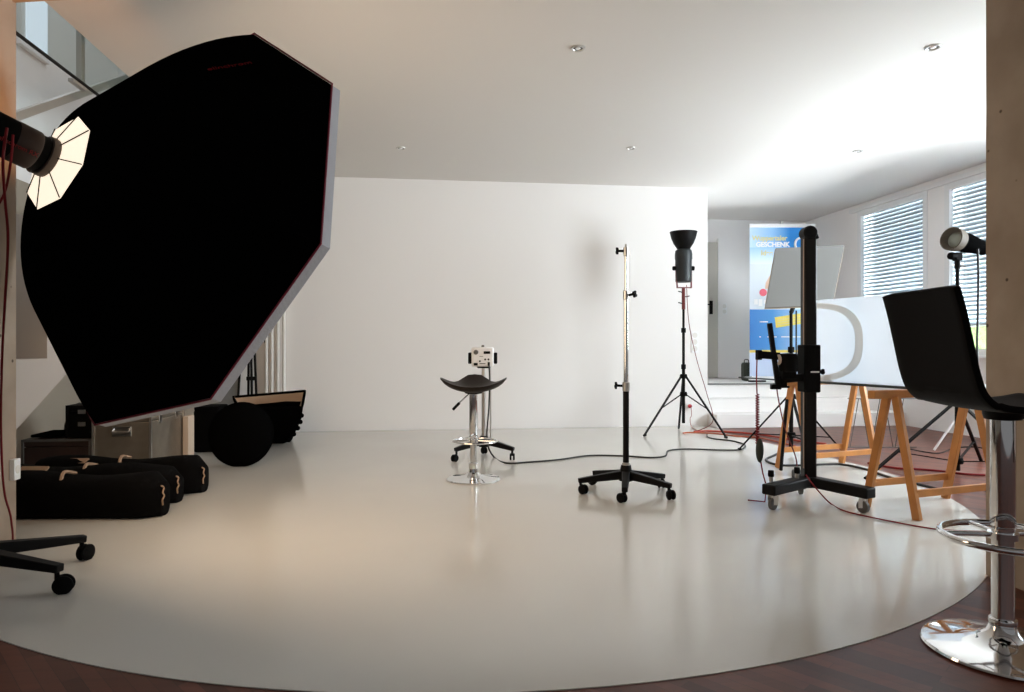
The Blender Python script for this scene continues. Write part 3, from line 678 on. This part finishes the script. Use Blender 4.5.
MB().lathe([(0, .001), (.022, .001), (.022, 0)], (.715, yf, 1.795), (0, -1, 0), 18).build('emblem_dot', 'white_print', ba)
MB().lathe([(0, .001), (.05, .001), (.05, 0)], (.18, yf, 1.19), (0, -1, 0), 24).build('pink_ball_print', 'pink', ba)
MB().poly([(.205, yf, 1.24), (.25, yf, 1.24), (.31, yf, 1.45), (.26, yf, 1.40), (.215, yf, 1.32)]).build('skin_tone_print', 'skin', ba)
for i, (x, z, w, h) in enumerate(((.06, 1.03, .05, .07), (.12, 1.01, .05, .09), (.19, 1.04, .06, .05))): MB().poly([(x, yf, z), (x+w, yf, z), (x+w, yf, z+h), (x, yf, z+h)]).build('cup_print', 'white_print', ba)
nt_ = MB().poly([(.35, yf, .72), (.86, yf, .80), (.845, yf, .94), (.335, yf, .86)]).build('yellow_note', 'yellow', ba)
for k in range(3): MB().bar((.37, yf-.001, .757+.033*k), (.83, yf-.001, .829+.033*k), .002, .010).build('note_line', 'cream_print', nt_)
MB().box((.19, yf, .80), (.11, .002, .014)).build('print_line', 'white_print', ba)
for x, w in ((.13, .02), (.24, .12), (.42, .28)): MB().box((x+w/2, yf, .60), (w, .002, .014)).build('print_line', 'white_print', ba)
bg = thing('equipment_bag', 'small dark olive bag standing on the platform left of the banner', 'bag', spot(746.5, 382.5, 9.15)*1.0, -PSI)
bg.location.z = PZ
MB().box((0, 0, .13), (.11, .16, .25)).build('body', 'olive', bg, bev=.03, bseg=3)
MB().tube(smoothpath([(-.03, 0, .25), (-.025, 0, .29), (.025, 0, .29), (.03, 0, .25)], 5), .006, 6).build('handle', 'black_plastic', bg)
o = MB().box(spot(757, 384, 8.75)*1, (.22, .05, .02)).build('power_strip', 'black_plastic'); o.location = (0, 0, 0)
tag(o, 'flat black power strip on the platform edge below the banner', 'power strip')
bpy.data.objects[o.name].location.z = PZ+.024-(spot(757, 384, 8.75).z)

# ------------------------------------------------------------------ trestles and table top
def trestle(cx, cd, ang, lab):
    t = thing('trestle', lab, 'trestle', cam2world(cx, cd, .003), math.radians(ang)-PSI, 'pine trestles under the table top')
    MB().box((0, 0, .675), (.94, .05, .045)).build('beam', 'pine', t, bev=.003)
    for sx in (-.32, .32):
        for sy in (-1, 1): MB().bar((sx, sy*.03, .66), (sx+math.copysign(.005, sx), sy*.168, .0), .045, .026, up=(1, 0, 0)).build('leg', 'pine', t, bev=.002)
    for sy in (-1, 1): MB().box((0, sy*.152, .14), (.64, .018, .04)).build('stretcher', 'pine', t, bev=.002)
    return t
trestle(2.43, 5.21, 21, 'pine trestle further back, behind the black column stand')
trestle(2.45, 3.94, 20, 'pine trestle nearer the camera, beside the bar stool back')
TA = math.radians(20.5); tc_ = Vector((2.44, 4.575, .7))
tb = thing('table_top', 'thin pale sheet laid across the two pine trestles', 'table top', cam2world(*tc_), TA-PSI)
MB().box((0.02, 0, .0055), (.80, 1.78, .006)).build('sheet', 'acrylic', tb)
MB().box((-.383, 0, .0055), (.006, 1.78, .011)).build('edge_strip', 'acrylic_edge', tb)
pn = thing('acrylic_panel', 'upright white translucent panel on the trestle table behind the bar stool', 'panel', cam2world(tc_.x, tc_.y, .7085), TA-PSI)
MB().box((-.36, -.34, .275), (.006, 1.0, .55)).build('sheet', 'acrylic', pn)
MB().box((-.362, -.34, .003), (.012, 1.0, .006)).build('bottom_edge', 'acrylic_edge', pn)
for y in (-.7, .0): MB().box((-.30, y, .03), (.12, .02, .06)).build('support_foot', 'white', pn)
ar = []
for k in range(41):
    a = -PI/2 + PI*k/40
    ar.append((math.copysign(abs(math.cos(a))**.75, math.cos(a)), math.copysign(abs(math.sin(a))**.75, math.sin(a))))
rg = thing('curved_band', 'pale rounded band curving against the upright white panel', 'frame', cam2world(tc_.x, tc_.y, .7085), TA-PSI)
cz_, ry, rz_ = .268, .46, .262
o1 = [(-.372, .19 - ry*x, cz_ + rz_*z) for x, z in ar]; i1 = [(-.372, .19 - (ry-.06)*x, cz_ + (rz_-.036)*z) for x, z in ar]
m_ = MB(); off = Vector((-.012, 0, 0))
m_.loft([[Vector(p)+off for p in o1], [Vector(p)+off for p in i1]], closed=False)
m_.build('band', 'band', rg)

# ------------------------------------------------------------------ flash on the right-hand stand
sx_, sdp = (957.5-512)/F*5.0, 5.0
rs = thing('tripod_light_stand', 'black tripod stand at the right behind the bar stool and trestle', 'light stand', cam2world(sx_, sdp, .0))
tripod(rs, .53, .10, .80, [194, 278, 45], 1.52, .018, brf=.66)
sh = thing('flash_head', 'small black flash with pale round front on the stand by the window', 'flash', cam2world(sx_-.02, sdp, 1.52))
ax = Vector((-.92, -.35, .15)).normalized(); c0 = Vector((.09, 0, .19))
MB().lathe([(0, -.20), (.035, -.20), (.05, -.185), (.062, -.06), (.07, .0), (.074, .05), (.074, .10), (0, .10)], c0, ax, 28).build('housing', 'cloth', sh)
MB().lathe([(.070, .09), (.082, .10), (.086, .17), (.080, .172), (.058, .14), (.055, .12)], c0, ax, 32).build('reflector_ring', mat('dull_ring', (.11, .09, .07), .6, spec=.1), sh)
MB().lathe([(0, .145), (.035, .14), (.056, .125)], c0, ax, 28).build('front_glass', 'lamp_glass', sh)
MB().box((.02, 0, .09), (.05, .05, .06)).build('bracket', 'black', sh, bev=.006)
MB().lathe([(0, -.04), (.025, -.04), (.028, -.03), (.028, .03), (.025, .04), (0, .04)], (-.005, -.0, .095), (1, .3, 0), 14).build('tilt_knob', 'black_plastic', sh)
MB().cyl((.02, 0, .0), (.02, 0, .08), .02).build('socket', 'black', sh)
MB().cyl((.02, 0, .02), (.06, -.02, .02), .006, seg=6).build('screw', 'satin', sh)
bend = c0-ax*.19
o = MB().tube(smoothpath([cam2world(sx_-.02+.135, sdp-.05, 1.66), cam2world(sx_+.12, sdp-.05, 1.45), cam2world(sx_+.13, sdp-.03, 1.2), cam2world(sx_+.08, sdp-.1, .8), cam2world(sx_+.1, sdp-.15, .35), cam2world(sx_+.06, sdp-.2, .2), cam2world(sx_+.15, sdp-.3, .03), gl(984, 488), gl(1010, 497)]), .008, 8).build('power_cable', 'cord')
tag(o, 'dark cable hanging from the small flash by the window', 'cable')

# floor cables and odd bits on the right
o = MB().tube(smoothpath([gl(790, 448), gl(775, 455), gl(766, 460), gl(778, 465), gl(800, 465.5), gl(825, 464.5), gl(845, 465), gl(868, 470), gl(885, 476), gl(903, 481), gl(925, 486), gl(945, 491)]), .010, 8).build('power_cable', 'cord'); tag(o, 'black cable looping on the white floor between the trestle legs', 'cable')
o = MB().tube(smoothpath([gl(868, 463), gl(895, 468), gl(915, 469), gl(940, 471), gl(965, 474), gl(985, 475)]), .008, 8).build('extension_cord', 'red'); tag(o, 'red cord on the parquet under the nearer trestle', 'cord')
o = MB().tube(smoothpath([gl(905, 448), gl(925, 452), gl(940, 453), gl(955, 448), gl(975, 447), gl(990, 450)]), .006, 8).build('power_cable', 'cord'); tag(o, 'thin dark cable on the parquet below the windows', 'cable')
o = MB().cyl(ground(934, 451)+Vector((0, 0, .009)), spot(955, 420, 6.05), .010, seg=10).build('white_rod', 'white'); tag(o, 'thin white rod leaning up from the parquet behind the trestle', 'rod')
ww = thing('wire_rack', 'thin grey folding wire rack standing below the windows', 'rack', cam2world(3.45, 6.3, 0), -PSI)
for a0, a1 in ((-.30, -.22), (-.12, -.20), (-.10, -.02), (.10, .02), (.12, .20)): MB().cyl((a0, 0, .004), (a1, 0, .46), .004, seg=6).build('wire', 'rubber', ww)
MB().cyl((-.32, 0, .46), (.32, 0, .46), .005, seg=6).build('top_bar', 'rubber', ww)
MB().cyl((-.32, 0, .006), (.32, 0, .006), .005, seg=6).build('bottom_bar', 'rubber', ww)

# ------------------------------------------------------------------ near bar stool
nd = 2.11; nx_ = (1003-512)/F*nd
ns = thing('bar_stool', 'black shell-backed chrome bar stool in the right foreground', 'stool', cam2world(nx_, nd, 0))
MB().lathe([(0, .0), (.217, 0), (.223, .006), (.219, .012), (.20, .018), (.13, .028), (.075, .042), (.045, .062), (.036, .085), (0, .085)], seg=64).build('base', 'chrome', ns)
MB().lathe([(0, .08), (.038, .08), (.040, .09), (.038, .10), (.032, .104), (.031, .11), (.031, .40), (0, .40)], seg=32).build('lower_column', 'chrome', ns)
MB().lathe([(0, .39), (.0335, .39), (.0345, .395), (.0345, .725), (0, .725)], seg=32).build('upper_column', 'chrome', ns)
rg = [(.178*math.cos(2*PI*k/56), .178*math.sin(2*PI*k/56)-.02, .36) for k in range(56)]
fr = MB().tube(rg, .011, 12, closed=True)
fr.lathe([(.03, .349), (.042, .350), (.042, .370), (.03, .371)])
for a in (165, 15, 90): fr.cyl((.04*math.cos(math.radians(a)), .04*math.sin(math.radians(a)), .36), (.174*math.cos(math.radians(a)), .174*math.sin(math.radians(a))-.02, .36), .008)
fr.build('footrest', 'chrome', ns)
pf = smoothpath([(-.268, 0, 1.125), (-.248, 0, 1.05), (-.228, 0, .96), (-.208, 0, .87), (-.185, 0, .81), (-.14, 0, .772), (-.07, 0, .76), (.02, 0, .758), (.12, 0, .764), (.19, 0, .775), (.215, 0, .765)], 5)
m_ = MB(); rows = []
NW = 12
for k in range(NW+1):
    w = -1 + 2*k/NW; rw = []
    for i, p in enumerate(pf):
        rw.append(p + Vector((.010-.010*(w*w) if i < 20 else 0, w*.188, .006*w*w if i > 24 else (-.006*abs(w)**8 if i == 0 else 0))))
    rows.append(rw)
m_.loft(rows, closed=False)
m_.build('seat_shell', 'seatshell', ns, smooth=60, solid=.02, bev=.004)
MB().lathe([(0, .715), (.05, .722), (.055, .738), (.055, .748), (0, .748)]).build('seat_plate', 'black', ns)
lv = MB().cyl((.03, -.05, .735), (.085, -.07, .64), .006, seg=8).build('lever', 'black', ns)
MB().cyl((.082, -.069, .645), (.12, -.085, .575), .011, seg=10).build('lever_grip', 'black_plastic', lv)

# ------------------------------------------------------------------ gear under the stairs
def roll_bag(px, py, L, lab, wd=.27, ht=.23, rz=0):
    e = ground(px-13, py+9); e = e + CF*wd*.5
    t = thing('equipment_bag', lab, 'bag', (e.x, e.y, .003), -PSI+math.radians(rz), 'long black equipment bags')
    m = MB(); rows = []
    for i in range(15):
        s = i/14; x = -L*s; k = 1 - .55*(max(0, .06-s)/.06)**2 - .55*(max(0, s-.94)/.06)**2; sag = .015*math.sin(s*9+px)
        ring = []
        for j in range(20):
            a = 2*PI*j/20; c_, s_ = math.cos(a), math.sin(a)
            y = wd/2*k*math.copysign(abs(c_)**.6, c_); z = ht/2 + (ht/2)*(k if s_ > 0 else 1)*math.copysign(abs(s_)**.62, s_) + (sag if s_ > 0 else 0)*s_
            ring.append((x, y, max(0, z)))
        rows.append(ring)
    m.loft(rows, True, True).build('body', 'bag', t, smooth=60)
    zp = [(.004, -.03, ht*.28), (.010, -.045, ht*.42), (.012, -.03, ht*.5), (.012, -.045, ht*.6), (.010, -.03, ht*.7), (.006, -.05, ht*.76)]
    MB().tube(smoothpath(zp, 4), .0045, 6).build('zip_pull', 'tan', t)
    for s in (.42,):
        MB().tube(smoothpath([(-L*s-.03, -wd*.44, ht*.62), (-L*s-.05, -wd*.25, ht*.98), (-L*s-.06, -.02, ht*1.07), (-L*s-.05, wd*.2, ht*.98)], 5), .010, 6).build('strap', 'tan', t); MB().box((-L*.72, -wd*.3, ht*.965), (.16, .05, .012), Matrix.Rotation(.5, 3, 'X')).build('handle_pad', 'tan', t)
    return t
roll_bag(165, 513, 1.15, 'long black equipment bag lying frontmost under the stairs')
roll_bag(181, 499, 1.15, 'middle one of the three long black equipment bags', ht=.22)
roll_bag(208, 488, 1.1, 'rearmost long black equipment bag, against the metal trunk', ht=.22)
def case(name, lab, x0, x1, y0, y1, z0, z1, m, edge='alu_edge', cat='case', handles=True):
    t = thing(name, lab, cat, ((x0+x1)/2, (y0+y1)/2, z0), 0); w, dp, h = x1-x0, y1-y0, z1-z0
    MB().box((0, 0, h*.4), (w, dp, h*.8-.003)).build('body', m, t, bev=.006)
    MB().box((0, 0, h*.9+.001), (w, dp, h*.2-.003)).build('lid', m, t, bev=.006)
    e = MB(); q = .008
    for sx in (-1, 1):
        for sy in (-1, 1): e.bar((sx*w/2, sy*dp/2, .0), (sx*w/2, sy*dp/2, h), .016, .016)
    for sy in (-1, 1): e.bar((-w/2, sy*dp/2, h-q), (w/2, sy*dp/2, h-q), .016, .016)
    for sx in (-1, 1): e.bar((sx*w/2, -dp/2, h-q), (sx*w/2, dp/2, h-q), .016, .016)
    e.build('edge_frame', edge, t)
    if handles:
        hp = MB().box((0, -dp/2-.004, h*.66), (.13, .008, .07)).build('handle_plate', 'satin', t, bev=.002)
        MB().tube(smoothpath([(-.05, -dp/2-.008, h*.66+.02), (-.05, -dp/2-.03, h*.66), (.05, -dp/2-.03, h*.66), (.05, -dp/2-.008, h*.66+.02)], 4), .006, 8).build('handle_grip', 'alu_edge', hp)
        for y in (-.25, .25): MB().box((w/2+.004, dp*y, h*.82), (.01, .05, .08)).build('latch', 'satin', t, bev=.002)
    return t
case('metal_trunk', 'large aluminium trunk with front handle under the stairs', -2.40, -2.01, 5.2, 5.86, .003, .50, 'alu')
case('low_trunk', 'low dark trunk at the left under the stairs', -2.88, -2.43, 5.22, 5.6, .003, .28, 'low_trunk', 'rubber', handles=False)
sc_ = case('small_case', 'small black latched case standing on the low dark trunk', -2.60, -2.44, 5.25, 5.55, .283, .52, 'black_plastic', 'black', handles=False)
for z in (.1, .19): MB().box((.02, -.153, z), (.05, .012, .03)).build('latch', 'satin', sc_, bev=.002)
o = MB().box((0, 0, .012), (.2, .3, .02)).build('folded_cloth', 'cloth', bev=.008); o.location = (-2.76, 5.42, .2865); tag(o, 'dark folded cloth lying on the low dark trunk', 'cloth')
o = MB().ball((0, 0, .13), .13, (.8, .9, 1)).build('cloth_bundle', 'cloth'); o.location = (-2.78, 5.80, .003); tag(o, 'dark cloth bundle heaped behind the low trunk at far left', 'bundle')
o.scale = (1, 1, 1.9)
o = MB().box((0, 0, .185), (.045, .14, .37)).build('foam_block', 'lining', bev=.004); p = spot(188.5, 420, 5.6); o.location = (p.x, p.y, .003); tag(o, 'narrow white foam block standing right of the aluminium trunk', 'foam block')
cb = thing('camera_case', 'black case behind the round black disc, beside the white foam block', 'case', (spot(209, 430, 6.15).x+.02, spot(207, 430, 6.15).y, .003), 0)
MB().box((0, 0, .19), (.22, .3, .38)).build('body', 'bag', cb, bev=.02); MB().box((0, 0, .39), (.21, .29, .035)).build('lid', 'bag', cb, bev=.01)
dp_ = ground(235, 469)+CF*.10
ds = thing('round_softbox_cover', 'round black fabric disc leaning in front of the lying softbox', 'disc', (dp_.x, dp_.y, .003))
n2 = Vector((0.05, -1, .14)).normalized(); c2 = Vector((0, 0, .252))
MB().lathe([(0, .09), (.10, .085), (.18, .06), (.235, .02), (.252, -.02), (.24, -.05), (.16, -.08), (0, -.09)], c2, n2, 40).build('disc', 'cloth', ds, smooth=60)
MB().tube([c2 - n2*.02 + Vector((0, 0, 1)).rotation_difference(n2).to_matrix() @ Vector((math.cos(2*PI*k/40)*.251, math.sin(2*PI*k/40)*.251, 0)) for k in range(40)], .006, 6, closed=True).build('seam', 'cloth', ds)
# softbox lying on its back behind
org = ground(268, 446)+CF*.25
sb = thing('rectangular_softbox', 'black rectangular softbox lying open with warm white lining', 'softbox', (org.x, org.y, .003))
oc = Vector((org.dot(CR), org.dot(CF), .003))
rim = [Vector(((px-512)/F*dd, dd, H-(py-346)/F*dd)) - oc for px, py, dd in ((239, 409, 6.05), (302, 407.5, 6.05), (305, 391, 6.6), (233, 403-6, 6.6))]
bs_ = [Vector((x, y, .0)) for x, y in ((-.12, -.12), (.10, -.12), (.10, .14), (-.12, .14))]
midr = [a.lerp(b, .5) + (a-(rim[0]+rim[2])/2)*.10 + Vector((0, 0, -.04)) for a, b in zip(rim, bs_)]
midr2 = [a.lerp(b, .25) + (a-(rim[0]+rim[2])/2)*.05 + Vector((0, 0, -.04)) for a, b in zip(rim, bs_)]
MB().loft([rim, midr2, midr, bs_], cap1=True).build('outer_shell', 'cloth', sb)
cen = sum(rim, Vector())/4
ri = [p.lerp(cen, .03) for p in rim]
MB().loft([ri, [a.lerp(b, .55) + Vector((0, 0, .03)) for a, b in zip(ri, bs_)]], cap1=True).build('lining', 'lining', sb)
e = []
for i in range(4): e += [rim[i].lerp(rim[(i+1) % 4], k/5) for k in range(5)]
MB().tube(e, .013, 8, closed=True).build('rim', 'cloth', sb)
for k in range(5):
    p = rim[1].lerp(bs_[1], .15+.17*k) + Vector((.05*math.sin(PI*(.15+.17*k)), 0, -.02)); MB().ball(p, .022).build('strap_tab', 'cloth', sb)
MB().box((.03, -.135, .05), (.10, .01, .02)).build('care_label', 'tan', sb)
# things leaning on the back wall
fp = thing('framed_panel', 'black-edged grey panel leaning on the back wall behind the softboxes', 'panel', (spot(232, 400, 7.35).x-.04, 7.44, .003), 0)
R_ = Matrix.Rotation(math.radians(-13), 3, 'X')
MB().box(R_ @ Vector((0, 0, .45)), (.28, .01, .9), R_).build('sheet', 'greyboard', fp)
fm = MB()
for sx in (-.14, .14): fm.box(R_ @ Vector((sx, 0, .45)), (.02, .02, .9), R_)
for sz in (.01, .9): fm.box(R_ @ Vector((0, 0, sz)), (.3, .02, .02), R_)
fm.build('frame', 'black', fp)
fs = thing('folded_stand', 'folded black light stand leaning on the back wall behind the lying softbox', 'light stand', (spot(252, 420, 7.3).x+.06, 7.42, .003), 0)
for i, (a0, a1) in enumerate((((0, -.06, .0), (-.08, .20, 1.15)), ((.05, -.03, 0), (-.045, .20, 1.0)), ((-.05, -.03, 0), (-.10, .19, 1.0)))): MB().cyl(a0, a1, .013, seg=10).build('leg' if i else 'pole', 'black', fs)
for z in (.38, .6): MB().box((-.02-.04*z, -.05+.23*z, z), (.10, .04, .04)).build('collar', 'dark_red' if z < .5 else 'black', fs)
for i, px in enumerate((266, 271.5, 277.5, 283.5)):
    rat = (px-512)/F; d = 7.64/(math.cos(PSI)-rat*math.sin(PSI)); p = spot(px, 346, d)
    o = thing('wall_pipe', ('leftmost', 'second from left', 'third from left', 'rightmost')[i] + ' white vertical pipe in the row on the back wall', 'pipe', (p.x, 7.655, .003), 0, 'white vertical pipes on the back wall')
    MB().cyl((0, 0, 0), (0, 0, CZ-.004), .019, seg=16).build('tube', 'foam', o)
    for z in (.35, 1.9): MB().box((0, .02, z), (.05, .046, .02)).build('pipe_clip', 'white', o)
o = thing('coat_hook', 'small black hook on the back wall left of the pipes', 'hook', (spot(261, 342, 7.2).x, 7.6995, spot(261, 342, 7.2).z), 0)
MB().box((0, -.004, 0), (.03, .008, .06)).build('plate', 'black', o); MB().tube(smoothpath([(0, -.006, .0), (0, -.05, -.01), (0, -.06, .02)], 4), .007, 8).build('prong', 'black', o)
o = thing('wall_socket', 'small white box low on the left concrete pillar edge', 'socket', (-1.978, 3.50, .36), 0)
MB().box((.012, 0, 0), (.024, .05, .10)).build('plate', 'white', o, bev=.003)
MB().lathe([(0, .001), (.018, .001), (.02, 0)], (.0245, 0, 0), (1, 0, 0), 16).build('insert', 'foam', o)

# ------------------------------------------------------------------ outside
o = MB().box((9.5, 4, -.08), (7, 16, .1)).build('terrace', 'terrace'); struct(o); o.name = 'floor.002'
hg = MB()
for k in range(60): hg.ball((8.3+random.uniform(-.3, .3), -1+k*.2+random.uniform(-.1, .1), random.uniform(.2, 1.25)), random.uniform(.3, .5), seg=10)
o = hg.build('garden_hedge', 'grass'); o['kind'] = 'stuff'; tag(o, 'green hedge outside the window below the raised blind', 'hedge')
dm = o.modifiers.new('d', 'DISPLACE'); tx2 = bpy.data.textures.new('leafy', 'CLOUDS'); tx2.noise_scale = .12; dm.texture = tx2; dm.strength = .2

# ------------------------------------------------------------------ lights
def area(name, loc, target, sx, sy, power, color):
    l = bpy.data.lights.new(name, 'AREA'); l.shape = 'RECTANGLE'; l.size = sx; l.size_y = sy; l.energy = power; l.color = color
    o = bpy.data.objects.new(name, l); col.objects.link(o); o.location = loc
    o.rotation_euler = (Vector(target)-Vector(loc)).to_track_quat('-Z', 'Y').to_euler(); return o
for (y0, y1), pw in ((wins[2], 250), (wins[3], 20)):
    area('window_daylight', (WX+.45, (y0+y1)/2, 1.8), (WX-1.5, (y0+y1)/2+1.0, 1.75), y1-y0, 1.8, pw, (.88, .94, 1)).data.spread = math.radians(150)  # daylight lamps for the added windows out of view
area('terrace_bounce', (WX+1.0, 4.6, .35), (3.6, 5.6, 2.83), 2.2, 1.0, 170, (.88, .94, 1))  # unseen uplight added outside to brighten the ceiling
for y_ in (6.06, 7.72): area('terrace_bounce', (WX+.75, y_, .25), (WX-1.2, y_, 2.1), 1.5, .7, 430, (.90, .95, 1))  # further added uplights, shining in below the blinds
for (y0, y1), pw in ((wins[0], 9), (wins[1], 9)):
    area('blind_daylight', (WX+.9, (y0+y1)/2, 1.9), (WX, (y0+y1)/2, 1.8), y1-y0, 1.8, pw, (.88, .95, 1))
area('stairwell_skylight', (-1.6, 5.2, 5.1), (-1.9, 5.2, 0), 2.6, 3.5, 30, (.88, .95, 1))  # unseen lamp added under the roof to light the stairwell
pl_ = bpy.data.lights.new('modelling_lamp_spill', 'SPOT'); pl_.energy = 42; pl_.spot_size = math.radians(62); pl_.spot_blend = .6; pl_.color = (1, .45, .15); pl_.shadow_soft_size = .03
po = bpy.data.objects.new('modelling_lamp_spill', pl_); col.objects.link(po); po.location = cam2world(*(C - nrm*(RA+.075) + Vector((-.10, .03, .06))))
po.rotation_euler = (Vector((-2.05, 3.4, 2.25))-po.location).to_track_quat('-Z', 'Y').to_euler()
w = bpy.data.worlds.new('World'); bpy.context.scene.world = w; w.use_nodes = True
bg_ = w.node_tree.nodes['Background']; bg_.inputs['Color'].default_value = (.80, .80, .82, 1); bg_.inputs['Strength'].default_value = .21

# ------------------------------------------------------------------ camera
cam = bpy.data.cameras.new('camera'); co = bpy.data.objects.new('camera', cam); col.objects.link(co)
cam.sensor_width = 36; cam.lens = 36*F/1024; cam.clip_start = .02
co.location = (0, 0, H); co.rotation_euler = (PI/2, 0, -PSI)
sc = bpy.context.scene; sc.camera = co
sc.view_settings.view_transform = 'Standard'; sc.view_settings.look = 'None'; sc.view_settings.exposure = .17
sc.cycles.max_bounces = 10; sc.cycles.diffuse_bounces = 6
